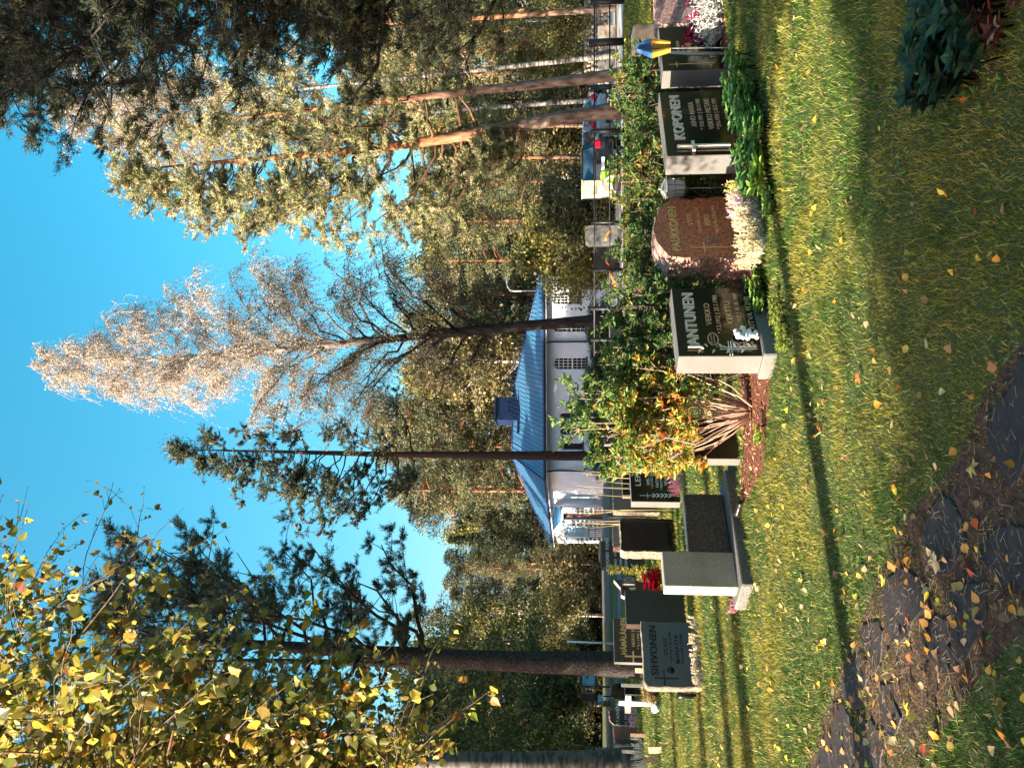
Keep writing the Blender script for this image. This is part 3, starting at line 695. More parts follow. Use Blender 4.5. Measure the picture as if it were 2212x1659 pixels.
    q.faces([(g1[0], g1[1], g1[2]), (g2[0], g2[1], g2[2]), (g2[0], g2[1], zt1), (g1[0], g1[1], zt1)], [(0, 1, 2, 3)]); q.obj('porch_window', mat('pale reflecting glass', (.22, .36, .5), None, rough=.1, spec=.8), root, O)
    g1 = Q(1124, 54.1, 1300); g2 = Q(1110, 53.8, 1300); q = MB(); q.faces([(g1[0], g1[1], -.2), (g2[0], g2[1], -.2), (g2[0], g2[1], zp), (g1[0], g1[1], zp)], [(0, 1, 2, 3)]); q.obj('door', mat('dark red door', (.05, .014, .012), (.09, .03, .025), 8, .4), root, O)
    # gabled porch roof
    q = MB(); A0, A1 = Q(1093, 52.9, 1214), Q(1126, 53.6, 1212); Rg0, Rg1 = Q(1095, 55.8, 1192), Q(1150, 55.0, 1196); B0 = Q(1173, 55.2, 1221)
    Bk0 = B0 + np.array([1.2, 1.5, .2])
    q.faces([A0, A1, Rg1, Rg0], [(0, 1, 2, 3)]); q.obj('porch_roof', roofm, root, O)
    q = MB(); G0 = Q(1127, 53.6, 1215); G1 = Q(1150, 54.4, 1196); G2 = Q(1175, 55.3, 1224)
    for u0, u1 in ((G0, G1), (G1, G2)): q.tube([u0, u1], .13, 4, smooth=False)
    q.faces([G0, G1, G2], [(0, 1, 2)]); q.obj('porch_gable', wtrim, root, O)
    q = MB()
    for k in range(6):
        a = Q(1160 - k * 4.2, 54.3, 1272); q.tube([(a[0], a[1], 0), (a[0], a[1], a[2])], .02, 4)
    a = Q(1160, 54.3, 1272); b = Q(1138, 53.7, 1272); q.tube([a, b], .025, 4); a = Q(1160, 54.3, 1286); b = Q(1138, 53.7, 1286); q.tube([a, b], .02, 4); q.obj('railing', trim, root, O)
chapel()
# ---------------------------------------------------------------- street lamp, information board, poles, signs
def lamp():
    b = at(1300, 627, 61); root = thing('street_lamp', 'white bent neck street lamp rising behind the right end of the chapel roof', 'street lamp', (b.x, 61, 0)); zt = top_z(0, 61, 1108); zh = top_z(0, 61, 1095)
    MB().tube([(0, 0, 0), (0, 0, zt), (.08, 0, zt + .25), (.4, 0, zt + .45), (.7, 0, zh)], [.08, .06, .055, .05, .05], 8).obj('pole', WHITEP, root)
    q = MB(); q.bbox(.6, 1.25, -.12, .12, zh - .05, zh + .08, .03); q.obj('lamp_head', WHITEP, root)
WHITEP = mat('white painted metal', (.7, .7, .68), (.78, .78, .76), 8, .4)
lamp()
def lamp2():
    b = at(1300, 127, 56); root = thing('street_lamp', 'thin white lamp post with glowing pale head beyond the golden birch', 'street lamp', (b.x, 56, 0)); zt = top_z(0, 56, 1115)
    MB().tube([(0, 0, 0), (.1, 0, zt)], [.07, .045], 8).obj('pole', WHITEP, root)
    q = MB(); q.lathe([(0, 0), (.14, .05), (.16, .5), (.1, .62), (0, .65)], 10, (.1, 0, zt)); q.obj('lamp_head', WHITEP, root)
lamp2()
def pole(label, X, Y, Yt, d, Xt, r, m_, name='flagpole', cat='pole'):
    b = at(X, Y, d); q = MB(); q.tube([(0, 0, 0), ((Y - Yt) / F * d, 0, top_z(0, d, Xt))], [r, r * .7], 8); o = q.obj(name, m_); o.location = (b.x, d, 0); o['label'] = label; o['category'] = cat
pole('white flagpole standing at the edge of the road beyond the HÄMÄLÄINEN gravestone', 1315, 1389, 1388, 32, 1225, .05, WHITEP)
pole('slender white pole nearest the blue container', 1300, 163, 158, 50, 1140, .05, WHITEP, 'pole')
pole('slender pale pole between the golden birch branches', 1300, 100, 105, 52, 1140, .05, WHITEP, 'pole')
def board():
    b = at(1300, 1466, 30); root = thing('information_board', 'dark framed information board with pale blue map left of the thick pine trunk', 'information board', (b.x, 30, 0), R(0)); w_ = 37 / F * 30; z0, z1 = top_z(0, 30, 1288), top_z(0, 30, 1255)
    fr = mat('black board frame', (.01, .012, .03), None, rough=.5); q = MB()
    q.bbox(-w_ / 2, w_ / 2, 0, .06, z1 - .05, z1 + .02, .005); q.bbox(-w_ / 2, w_ / 2, 0, .06, z0 - .02, z0 + .05, .005); q.bbox(-w_ / 2 - .003, -w_ / 2 + .05, -.003, .063, 0, z1, .005); q.bbox(w_ / 2 - .05, w_ / 2 + .003, -.003, .063, 0, z1, .005); q.obj('frame', fr, root)
    MB().box(-w_ / 2 + .04, w_ / 2 - .04, .02, .05, z0 + .03, z1 - .03).obj('map_panel', mat('blue map print', (.06, .34, .48), (.12, .42, .55), 2, .25), root)
    q = MB(); q.box(-w_ / 2 + .10, -w_ / 2 + .12, .012, .0195, z0 + .05, z1 - .05); q.box(-w_ / 2 + .121, w_ / 2 - .06, .012, .0195, z1 - .16, z1 - .145); q.box(-.02, .08, .013, .0195, z1 - .3, z1 - .18); q.obj('map_lines', mat('map ink', (.02, .10, .2), None, rough=.5), root)
board()
def small_sign():
    b = at(1300, 1505, 33); root = thing('litter_station', 'dark bin post with small blue notice beside the birch stem left of the information board', 'bin', (b.x, 33, 0)); MB().bbox(-.16, .16, -.12, .12, .9, 1.5, .02).obj('bin', mat('black plastic', (.012, .012, .02), None, rough=.4), root); MB().tube([(0, .1, 0), (0, .1, 1.0)], .03, 6).obj('post', mat('black plastic', (.012, .012, .02)), root)
    MB().box(-.14, .14, -.16, -.13, .55, .78).obj('notice', mat('blue notice', (.08, .28, .6), None, rough=.4), root)
small_sign()
# ---------------------------------------------------------------- fence and its rails
FD = 26.7
def fence():
    root = thing('metal_fence', 'black metal fence of irregular posts and three thin rails along the yard', 'fence', (0, FD, 0)); fm = mat('black fence metal', (.015, .015, .018), (.035, .035, .04), 20, .45, metal=.3)
    zr = [top_z(0, FD, X) for X in (1284, 1317)]; xl = (829.5 - 770) / F * FD; xr = 15.5
    for z in zr: MB().tube([(xl, 0, z), (xr, 0, z)], .028, 6).obj('rail', fm, root)
    MB().tube([((829.5 - 420) / F * FD, 0, top_z(0, FD, 1331)), (xr, 0, top_z(0, FD, 1331))], .02, 6).obj('rail', fm, root)
    MB().tube([((829.5 - 620) / F * FD, .02, top_z(0, FD, 1288)), (xr, .02, top_z(0, FD, 1288))], .012, 6).obj('rail', fm, root)
    for Y, r in ((735, .06), (668, .06), (585, .055), (503 - 20, .045), (287, .085), (250 + 5, .10), (193, .09), (97, .13), (10, .1), (-60, .1)):
        x = (829.5 - Y) / F * FD; q = MB(); q.tube([(x, 0, -.05), (x, 0, zr[0] + (.12 if Y not in (97,) else .2))], r, 10); q.obj('post', fm, root)
    q = MB(); x0 = (829.5 - 270) / F * FD; x1 = (829.5 - 170) / F * FD; q.tube([(x0, .05, top_z(0, FD, 1262)), (x1 + .4, .05, top_z(0, FD, 1324))], .02, 5); q.obj('brace', fm, root)
fence()
TAPE = mat('orange tape', (.85, .12, .02), (.9, .35, .04), 8, .5)
q = MB()
def px(X, Y, d): return np.array(at(X, Y, d))
for pts in ([(1319, 494), (1315, 502), (1309, 512), (1309, 520)], [(1309, 560), (1311, 567), (1317, 574)], [(1317, 585), (1322, 600), (1326, 605), (1324, 612), (1328, 625), (1330, 631)], [(1326, 608), (1331, 608)], [(1326, 616), (1331, 617)]):
    P = [px(a, b, FD - .1) for a, b in pts]
    q.tube(P, .035, 6)
o = q.obj('warning_tape', TAPE); o['label'] = 'torn orange warning tape tied along the lower fence rail'; o['category'] = 'tape'
# ---------------------------------------------------------------- dry stone wall, boulders and blocks beyond the fence
ROCK = granite('grey field stone', (.13, .13, .135), (.25, .24, .23), (.05, .05, .055), rough=.85, scale=8, bump=.6)
PALER = granite('pale field stone', (.42, .36, .29), (.55, .48, .40), (.2, .17, .14), rough=.85, scale=8, bump=.6)
def rock(q, c, r, rng, mi=0):
    n = 8; prof = []
    th = np.linspace(0, PI, 6); ph = np.arange(n) * 2 * PI / n
    v = [];
    for t in th:
        for p_ in ph: d = np.array([math.sin(t) * math.cos(p_), math.sin(t) * math.sin(p_), math.cos(t)]); v.append(np.array(c) + np.sign(d) * np.abs(d) ** .7 * np.array(r) * rng.uniform(.85, 1.08))
    f = [(i * n + k, (i + 1) * n + k, (i + 1) * n + (k + 1) % n, i * n + (k + 1) % n) for i in range(5) for k in range(n)]
    q.faces(v, f, mi=mi)
def stone_wall(label, Y0, Y1, d, X0, X1, m_, seed):
    rng = np.random.RandomState(seed); q = MB(); x0 = (829.5 - Y0) / F * d; x1 = (829.5 - Y1) / F * d; z0 = max(.0, top_z(0, d, X1)); z1 = top_z(0, d, X0); s = .26; z = z0
    while z < z1 - .08:
        x = x0
        while x < x1:
            w_ = s * rng.uniform(.8, 1.6); rock(q, (x + w_ / 2, d, z + s * .4), (w_ * .52, .25, s * .45), rng); x += w_
        z += s * .72
    o = q.obj('stone_wall', m_); o['label'] = label; o['category'] = 'stone wall'
stone_wall('dark dry stone wall beyond the fence behind the orange barked pine', 420, 210, 40, 1268, 1345, ROCK, 1)
stone_wall('pale sunlit stone wall at the far right beyond the fence', 185, -60, 44, 1262, 1345, PALER, 2)
def block(label, Y0, Y1, d, Xt, m_, seed, dep=.5, round_=0, cat='stone block'):
    x0 = (829.5 - Y0) / F * d; x1 = (829.5 - Y1) / F * d; z1 = top_z(0, d, Xt); q = MB(); rng = np.random.RandomState(seed); root = thing('stone_block', label, cat, ((x0 + x1) / 2, d, 0)); w_ = (x1 - x0) / 2
    pts = [(-w_, -.05), (w_, -.05), (w_, z1 * .93), (w_ * .9, z1), (-w_ * .85, z1 * .98), (-w_, z1 * .9)]; outline_slab(q, pts, dep, .02, 0, 0, .01 + round_, rng); q.obj('slab', m_, root)
block('rounded grey brown boulder standing behind the fence rails', 530, 489, 28.5, 1265, ROCK, 3)
block('beige stone block behind the fence below the dark car', 470 - 60, 338, 30, 1302, PALER, 4)
block('wide pale stone block below the fence left of the black post', 300, 270, 31, 1305, PALER, 5)
block('rounded pale stone under the slim dark pine', 250, 215, 31, 1312, PALER, 6)
block('light stone block beyond the black fence post', 92, 60, 33, 1292, PALER, 7)
block('square grey stone block at the far right of the yard', 158, 108, 34, 1293, ROCK, 8)
block('grey slab leaning by the fence left of the boulder', 650, 590, 28.5, 1312, ROCK, 9, dep=.3)
block('dark shadowed box shaped stone next to the grey boulder', 585, 535, 30, 1287, POLD if 'POLD' in globals() else mat('black opening fill', (.012, .012, .014), (.03, .03, .03), 8, .7), 10)  # block added in place of a black opening
BOULD = block('pale boulder rising behind the small flag', 150, 60, 12.2, 1368, PALER, 11, dep=.5)
def cabinet():
    d = 29; x0 = (829.5 - 425) / F * d; x1 = (829.5 - 392) / F * d; zt = top_z(0, d, 1259); z0 = top_z(0, d, 1316); root = thing('utility_cabinet', 'beige utility cabinet standing behind the fence beside the black car', 'cabinet', ((x0 + x1) / 2, d, 0)); w_ = (x1 - x0) / 2
    bm = mat('beige painted metal', (.62, .52, .36), (.7, .6, .44), 6, .5); MB().bbox(-w_, w_, 0, .45, .2, zt, .02).obj('box', bm, root); MB().bbox(-w_ * .9, w_ * .9, .05, .4, 0, .2, .01).obj('plinth', ROCK, root)
    q = MB(); q.box(-w_ * .5, w_ * .3, -.012, -.0005, .45, .65); q.obj('vent', mat('grey vent', (.25, .24, .22), None, rough=.6), root); MB().bbox(-w_ * 1.06, w_ * 1.06, -.03, .48, zt, zt + .05, .01).obj('lid', bm, root)
cabinet()
def bag():
    d = 27.4; root = thing('work_bag', 'lime green and black bag with white band hanging by the beige cabinet', 'bag', ((829.5 - 396) / F * d, d, 0)); zc = top_z(0, d, 1312)
    q = MB(); q.lathe([(0, -.28), (.22, -.25), (.27, 0), (.2, .22), (0, .26)], 12, (.2, 0, zc)); q.obj('bag', mat('lime fabric', (.30, .62, .04), (.4, .7, .08), 8, .6), root)
    q = MB(); q.tube([(-.25, -.29, zc + .22), (-.05, -.33, zc + .12), (.1, -.33, zc - .08), (.12, -.3, zc - .3)], .05, 8); q.obj('band', mat('white band', (.8, .8, .78)), root)
    q = MB(); q.lathe([(0, -.3), (.26, -.26), (.28, -.05), (.12, .0), (0, .02)], 12, (-.05, .02, zc - .18)); q.obj('lower_flap', mat('black fabric', (.015, .012, .012)), root)
bag()
# ---------------------------------------------------------------- cars
def car(label, Yc, d, paint, rz, tall=1.48, kind='rear'):
    x = (829.5 - Yc) / F * d; root = thing('parked_car', label, 'car', (x, d, 0), rz, 'cars parked in the yard beyond the fence')
    pm = mat('car paint ' + paint[0], paint[1], None, rough=.22, spec=.6, metal=.3, coat=1.0); gl = mat('car glass', (.02, .045, .08), None, rough=.05, spec=1.0); bk = mat('tyre rubber', (.012, .012, .012), None, rough=.8); rd = mat('tail light', (.6, .01, .04), None, rough=.2); sil = mat('alloy', (.5, .5, .5), None, rough=.3, metal=.8); wt = mat('number plate', (.75, .75, .75))
    h = tall; prof = [(-2.1, .30), (-2.15, .62), (-2.08, .95), (-1.95, 1.02), (-1.55, h * .97), (-1.2, h), (.1, h), (.95, 1.02), (1.75, .88), (2.1, .65), (2.15, .35)]
    n = len(prof); secs = [(-.86, 1.0, 0), (-.88, .985, 0), (-.6, 1, 0)]
    V = []; ys = [-.88, -.82, -.62, 0, .62, .82, .88]
    for yy in ys:
        for (a, z) in prof:
            k = 0
            if z > 1.03: k = .0
            sc = 1 if z <= 1.03 else (1 if abs(yy) < .7 else .80)
            V.append((a * (1 - .02 * abs(yy)), yy * (sc if abs(yy) > .7 else 1), z - (.03 if abs(yy) > .8 and z > .9 else 0)))
    q = MB(); f = []
    for i in range(len(ys) - 1):
        for j in range(n):
            f.append((i * n + j, i * n + (j + 1) % n, (i + 1) * n + (j + 1) % n, (i + 1) * n + j))
    f.append(tuple(range(n))[::-1]); f.append(tuple((len(ys) - 1) * n + k for k in range(n))); q.faces([(y, a, z) for a, y, z in V], f); q.obj('body', pm, root)
    g = MB(); g.faces([(-.62, -2.0, 1.05), (.62, -2.0, 1.05), (.56, -1.62, h * .93), (-.56, -1.62, h * .93)], [(0, 1, 2, 3)]); g.obj('rear_window', gl, root)
    for s in (-1, 1):
        g = MB(); g.faces([(s * .885, -1.7, 1.03), (s * .885, .75, 1.03), (s * .72, .1, h * .95), (s * .72, -1.35, h * .95)], [(0, 1, 2, 3) if s > 0 else (3, 2, 1, 0)]); g.obj('side_window', gl, root)
        MB().bbox(s * .72 - .14, s * .72 + .14, -2.16, -1.98, .78, 1.02, .03).obj('tail_light', rd, root)
        MB().bbox(s * 1.02 - .11, s * 1.02 + .11, .55, .68, .98, 1.12, .02).obj('wing_mirror', pm, root)
        for yy in (-1.35, 1.35):
            w_ = MB(); th = np.linspace(0, 2 * PI, 19)[:-1]
            for (xa, ra) in ((0, 0),): pass
            v = [(s * .90, yy + .32 * math.cos(t), .32 + .32 * math.sin(t)) for t in th] + [(s * .70, yy + .32 * math.cos(t), .32 + .32 * math.sin(t)) for t in th]
            w_.faces(v, [tuple(range(18)), tuple(range(35, 17, -1))] + [(i, (i + 1) % 18, (i + 1) % 18 + 18, i + 18) for i in range(18)]); wo_ = w_.obj('wheel', bk, root)
            w_ = MB(); v = [(s * .906, yy + .2 * math.cos(t), .32 + .2 * math.sin(t)) for t in th]; w_.faces(v, [tuple(range(18))]); w_.obj('rim', sil, wo_)
    MB().bbox(-.26, .26, -2.175, -2.155, .62, .74, .004).obj('number_plate', wt, root); MB().bbox(-.8, .8, -2.2, -2.02, .3, .5, .04).obj('bumper', pm, root)
    return root
car('black estate car parked with its rear to the fence, left of the silver one', 362, 31, ('black', (.008, .01, .018)), R(-14), 1.52)
car('silver blue car parked right of the black car, red tail light showing', 290, 39, ('silver blue', (.24, .30, .38)), R(10), 1.45)
car('small blue car under the golden birch at the far right', 140, 52, ('blue', (.02, .08, .28)), R(60), 1.5)
def road_sign(label, Y, d, Xt, Xb, m_):
    x = (829.5 - Y) / F * d; zt = top_z(0, d, Xt); zb = top_z(0, d, Xb); root = thing('road_sign', label, 'sign', (x, d, 0)); MB().tube([(0, .05, 0), (0, .05, zt)], .03, 6).obj('post', WHITEP, root); q = MB(); c = (zt + zb) / 2; rz_ = (zt - zb) / 2
    th = np.linspace(0, 2 * PI, 21)[:-1]; v = [(.22 * math.cos(t), e, c + rz_ * math.sin(t)) for e in (0, .02) for t in th]; q.faces(v, [tuple(range(20)), tuple(range(39, 19, -1))] + [(i, i + 20, (i + 1) % 20 + 20, (i + 1) % 20) for i in range(20)]); q.obj('plate', m_, root)
road_sign('blue grey oval sign seen from the side above the beige cabinet', 418, 36, 1207, 1234, mat('blue grey sign', (.06, .13, .19), None, rough=.5))
road_sign('small white sign board behind the roof of the black car', 385, 48, 1216, 1230, mat('white sign', (.7, .7, .7), None, rough=.5))
# blue container in the far yard
def container():
    d = 49; x = (829.5 - 152) / F * d; root = thing('waste_container', 'white lidded box beside the small blue car in the yard', 'container', (x, d, 0)); MB().bbox(-.35, .35, -.3, .3, .0, top_z(0, d, 1238), .03).obj('box', WHITEP, root); MB().bbox(-.38, .38, -.33, .33, top_z(0, d, 1238), top_z(0, d, 1234), .01).obj('lid', WHITEP, root)
container()
# --- the black stone with three names
r, w, h = stone('gravestone', 'black polished gravestone with big raised JANTUNEN letters and grey sides', 1676, 770, 1466, 623, 40, .20, POL, SAWN, plinth=(.03, .05, .10, SAWN))
s = w / .72
letter(r, 'name_lettering', [('JANTUNEN', w * .5, h - .155 * s, .085 * s, 'CENTER', .93)], SILV, .012)
letter(r, 'inscription', [('VEIKKO', w * .60, h - .27 * s, .042 * s, 'CENTER', 1.1), ('* 7.3.1912 † 23.1.1986', w * .60, h - .335 * s, .033 * s, 'CENTER', .92),
    ('KERTTU', w * .62, h - .425 * s, .042 * s, 'CENTER', 1.1), ('* 28.1.1913 † 10.10.1999', w * .60, h - .49 * s, .033 * s, 'CENTER', .88),
    ('RITVA FÜHR', w * .62, h - .58 * s, .042 * s, 'CENTER', 1.05), ('* 2.12.1945 † 21.11.2011', w * .60, h - .645 * s, .033 * s, 'CENTER', .88)], COPR)
q = MB()
for a in np.arange(0, 2 * PI, .2):
    pass
th_ = np.linspace(0, 2 * PI, 33)
q.tube(np.column_stack([w * .235 + .062 * s * np.cos(th_), np.full(33, -.004), h - .262 * s + .036 * s * np.sin(th_)]), .005, 5, cap=False)
q.obj('oval_emblem', COPR, r)
letter(r, 'emblem_text', [('JOKA KÄRSII', w * .235, h - .256 * s, .011 * s, 'CENTER', 1), ('SAA RAUHAN', w * .235, h - .276 * s, .011 * s, 'CENTER', 1)], COPR)
q = MB(); xx = w * .11
for dx in (-.011, .011): q.box(xx + dx - .003, xx + dx + .003, -.006, 0, .13, h - .30 * s)
for dz in (-.009, .009): q.box(xx - .075, xx + .075, -.0055, 0, h - .375 * s + dz - .003, h - .375 * s + dz + .003)
q.obj('engraved_cross', ENGR, r)
q = MB(); rr = np.random.RandomState(3)
tt = np.linspace(0, 1, 14); q.tube(np.column_stack([xx + .03 * np.sin(tt * 9), np.full(14, -.004), .15 + tt * (h - .45) ]), .003, 4)
for k in range(9):
    z = .18 + k * .055; d = (-1) ** k
    q.stamp(LEAF[0], LEAF[1], [(xx + .01 * d, -.003, z)], [(d, 0, .5)], [(0, -1, 0)], .05, .022)
q.obj('carved_twig', ENGR, r)
q = MB(); rr = np.random.RandomState(9)
for k in range(26):
    c = (w * .24 + rr.uniform(-.05, .05), -.06 + rr.uniform(-.02, .02), .20 + rr.uniform(-.075, .085)); q.lathe([(0, -.02), (.013, -.014), (.02, 0), (.014, .013), (0, .02)], 7, c)
o = q.obj('angel_figurine', mat('white porcelain', (.82, .82, .82), rough=.25), None); o.parent = None; o.matrix_world = r.matrix_basis
o['label'] = 'small white porcelain figurine at the foot of the JANTUNEN gravestone'; o['category'] = 'figurine'

# --- the red boulder stone
SH = [(0.02, 0), (.0, .2), (.01, .42), (-.005, .52), (.012, .66), (.0, .72), (.03, .86), (.16, .93), (.28, .985), (.42, 1.0), (.60, .975), (.80, .93), (.89, .87), (.96, .80), (1, .73), (.975, .62), (.95, .56), (.985, .50), (.97, .40), (1.0, .28), (.985, .12), (.97, 0)]
r, w, h = stone('gravestone', 'rugged red granite gravestone lettered PAUKKONEN behind the yellow heather', 1622, 556, 1418, 428, 41, .27, RED, REDROUGH, shape=SH, rough=.008, seed=4, ch=.004)
s = w / .75
letter(r, 'name_lettering', [('PAUKKONEN', w * .47, h - .185 * s, .062 * s, 'CENTER', 1.0)], GOLD, .004)
letter(r, 'inscription', [('LYYTI', w * .62, h - .30 * s, .038 * s, 'CENTER', 1), ('* 21.5.1903 † 6.6.1993', w * .60, h - .36 * s, .024 * s, 'CENTER', 1), ('EERO', w * .60, h - .43 * s, .038 * s, 'CENTER', 1), ('* 26.12.1901 † 25.6.1993', w * .60, h - .485 * s, .024 * s, 'CENTER', 1)], GOLD)
cross(r, w * .16, .16, h - .26 * s, .15, h - .36 * s, .008, GOLD)
q = MB(); q.lathe([(0, 0), (.034, 0), (.038, .004), (.034, .008), (.028, .006), (0, .006)], 20)
o = q.obj('medallion', mat('bronze medallion', (.10, .10, .11), (.22, .21, .2), 60, .4, metal=.5), r); o.location = (w * .27, 0, h - .44 * s); o.rotation_euler = (R(90), 0, 0)

# --- the wide black stone with raised cross
r, w, h = stone('gravestone', 'wide black gravestone lettered KOPONEN with raised pale cross', 1612, 334, 1441, 200, 40, .20, POL, SAWN, lean=0)
s = w / 1.0; print('KOP', w, h)
letter(r, 'name_lettering', [('KOPONEN', w * .57, h - .165 * s, .088 * s, 'CENTER', 1.12)], SILV, .010)
letter(r, 'inscription', [('AINO MARIA', w * .62, h - .28 * s, .046 * s, 'CENTER', 1.0), ('* 19.8.1921 † 23.3.1988', w * .62, h - .34 * s, .036 * s, 'CENTER', .95),
    ('VEIKKO PIETARI', w * .62, h - .42 * s, .046 * s, 'CENTER', 1.0), ('* 29.6.1920 † 25.2.1993', w * .62, h - .48 * s, .036 * s, 'CENTER', .95)], COPR)
cross(r, w * .115, .13, h - .09 * s, .15, h - .22 * s, .028, SILV, .03)

# --- the tall black stone by the flag
r, w, h = stone('gravestone', 'narrow black gravestone with thin gold cross beside the blue and yellow flag', 1572, 150, 1432, 60, 36, .20, POL, SAWN)
letter(r, 'name_lettering', [('MI', w * .40, h - .12, .06, 'LEFT', 1.1)], GOLD, .003)
letter(r, 'inscription', [('ANTI OLAVI', w * .36, h - .20, .032, 'LEFT', 1), ('*1.8.1921', w * .38, h - .245, .026, 'LEFT', 1), ('KALE', w * .40, h - .32, .05, 'LEFT', 1), ('TUOV', w * .36, h - .39, .036, 'LEFT', 1), ('TU', w * .25, h - .56, .06, 'LEFT', 1)], GOLD)
cross(r, w * .14, .12, h - .07, .09, h - .15, .007, GOLD)
# --- pink stone at the edge of view
r, w, h = stone('gravestone', 'pink granite gravestone with round dark shadow, beside silver foliage', 1540, 50, 1418, -70, 18, .25, PINK, PINK, shape=[(0, 0), (1, 0), (1, 1), (.06, 1), (0, .9)], rough=.006, seed=8)

# --- two-slab monument
yw = 42
p, w, h = solve(1620, 1270, 1436, 1190, R(yw)); plw = 1.5
p2, w2, h2 = p, w, h
root = thing('family_monument', 'grey granite monument of a tall and a low blank slab on one plinth', 'gravestone', (p.x, p.y, 0), R(yw))
MB().bbox(0, w, 0, .16, .10, h, .006).obj('tall_slab', GREYP, root)
lo_h = top_z(p.x + .8 * math.cos(R(yw)), p.y + .8 * math.sin(R(yw)), 1482)
q = MB(); q.bbox(w + .01, w + .01 + .68, .07, .22, .10, lo_h, .012); q.obj('low_slab', GREYD, root)
MB().bbox(-.06, w + .82, -.16, .32, -.05, .10, .012).obj('plinth', granite('plinth granite', (.16, .16, .155), (.25, .25, .24), (.08, .08, .08), rough=.6, scale=200, bump=.2), root)
EXC.append((p.x + (w / 2 + .5) * math.cos(R(yw)) - .08 * math.sin(R(yw)), p.y + (w / 2 + .5) * math.sin(R(yw)) + .08 * math.cos(R(yw)), R(yw), w / 2 + .58, .28))
print('MONU', w, h, lo_h)
# black vase lying on the plinth
q = MB(); q.lathe([(0, 0), (.03, 0), (.032, .01), (.026, .05), (.03, .12), (.045, .15), (.04, .152), (.028, .12), (0, .1)], 14)
o = q.obj('grave_vase', mat('black vase', (.012, .012, .012), rough=.3)); pv = gp(1612, 1085); o.location = (pv.x, pv.y, .05); o.rotation_euler = (R(-84), R(0), R(55))
o['label'] = 'black grave vase lying on its side at the foot of the blank grey monument'; o['category'] = 'vase'

r, w, h = stone('gravestone', 'blank dark brown gravestone half behind the yellow azalea stems', 1600, 992, 1500, 900, 42, .10, BRN, SAWN)
# --- rows behind
r, w, h = stone('gravestone', 'black gravestone lettered LEHTO with engraved cross and laurel', 1470, 1085, 1364, 975, 42, .15, POL, SAWN)
letter(r, 'name_lettering', [('LEHTO', w * .56, h - .155, .085, 'CENTER', 1.3)], SILV)
letter(r, 'inscription', [('EMIL OLAVI', w * .5, h - .29, .045, 'CENTER', 1), ('* 3.7.1912 † 21.5.1978', w * .5, h - .345, .034, 'CENTER', 1), ('TAITO TAPANI', w * .5, h - .43, .045, 'CENTER', 1), ('* 20.8.1946 † 14.11.1966', w * .5, h - .485, .034, 'CENTER', 1), ('HILJA IRENE', w * .5, h - .56, .045, 'CENTER', 1)], ENGR)
cross(r, w * .12, .40, h - .13, .10, h - .25, .007, ENGR)
q = MB()
for k in range(5):
    for d in (-1, 1):
        q.stamp(LEAF[0], LEAF[1], [(w * .12, -.003, .12 + k * .06)], [(d * .6, 0, 1)], [(0, -1, 0)], .075, .028)
q.obj('laurel', ENGR, r)
r, w, h = stone('gravestone', 'tan granite gravestone behind LEHTO with rough cream left edge', 1425, 1106, 1325, 1040, 42, .14, TAN, CREAM, rough=.004, seed=2)
r, w, h = stone('gravestone', 'small dark square gravestone in front of the tan gravestone', 1428, 1070, 1345, 1010, 42, .12, POL, CREAM)
letter(r, 'inscription', [('LGI', w * .3, h - .2, .08, 'CENTER', 1)], ENGR)
r, w, h = stone('gravestone', 'blank black gravestone with rough cream flank, right of the yellow spike plant', 1464, 1193, 1341, 1119, 42, .22, POL, CREAM, rough=.007, seed=6, shape=[(0, 0), (1, 0), (1, .97), (.9, 1), (.3, .985), (.05, 1), (0, .95)])
r, w, h = stone('gravestone', 'low red granite gravestone behind the blank black gravestone', 1412, 1183, 1325, 1130, 42, .2, REDROUGH, REDROUGH, rough=.008, seed=7)
r, w, h = stone('gravestone', 'wide dark brown gravestone lettered KORHONEN VUORIO in the back row', 1396, 1228, 1299, 1168, 40, .14, BRN, BRN)
letter(r, 'inscription', [('KORHONEN  VUORIO', w * .5, h - .18, .075, 'CENTER', .8), ('EINO  1911-1980', w * .5, h - .36, .06, 'CENTER', 1), ('SAIMA 1915-2001', w * .5, h - .48, .06, 'CENTER', 1), ('AARNE 1940-1996', w * .5, h - .60, .06, 'CENTER', 1)], ENGR)
r, w, h = stone('gravestone', 'small maroon gravestone with white left edge and letters MO', 1425, 1290, 1327, 1252, 42, .12, granite('maroon granite', (.10, .035, .03), (.16, .07, .06), (.04, .01, .01), rough=.3, scale=200), mat('white stone edge', (.5, .48, .45), (.4, .38, .35), 20, .8), shape=[(0, 0), (1, 0), (1, 1), (.5, .86), (.08, .86), (0, .8)])
letter(r, 'name_lettering', [('MO', w * .15, h - .42, .14, 'LEFT', 1)], SILV)
r, w, h = stone('gravestone', 'blank grey brown gravestone with sloping top behind SIHVONEN', 1484, 1352, 1353, 1273, 43, .14, granite('grey brown granite', (.045, .04, .035), (.09, .08, .07), (.02, .02, .02), rough=.35, scale=200), BRN)
r, w, h = stone('gravestone', 'dark brown gravestone with gold HÄMÄLÄINEN and gold cross', 1428, 1433, 1327, 1336, 38, .12, BRN, SAWN)
letter(r, 'name_lettering', [('HÄMÄLÄINEN', w * .60, h - .24, .105, 'CENTER', .74)], GOLD, .006)
letter(r, 'inscription', [('HEIKKI JU', w * .58, h - .40, .06, 'CENTER', 1), ('* 9.1.1944 † 11', w * .58, h - .49, .05, 'CENTER', 1)], GOLD)
cross(r, w * .14, .20, h - .20, .2, h - .36, .03, GOLD, .01)
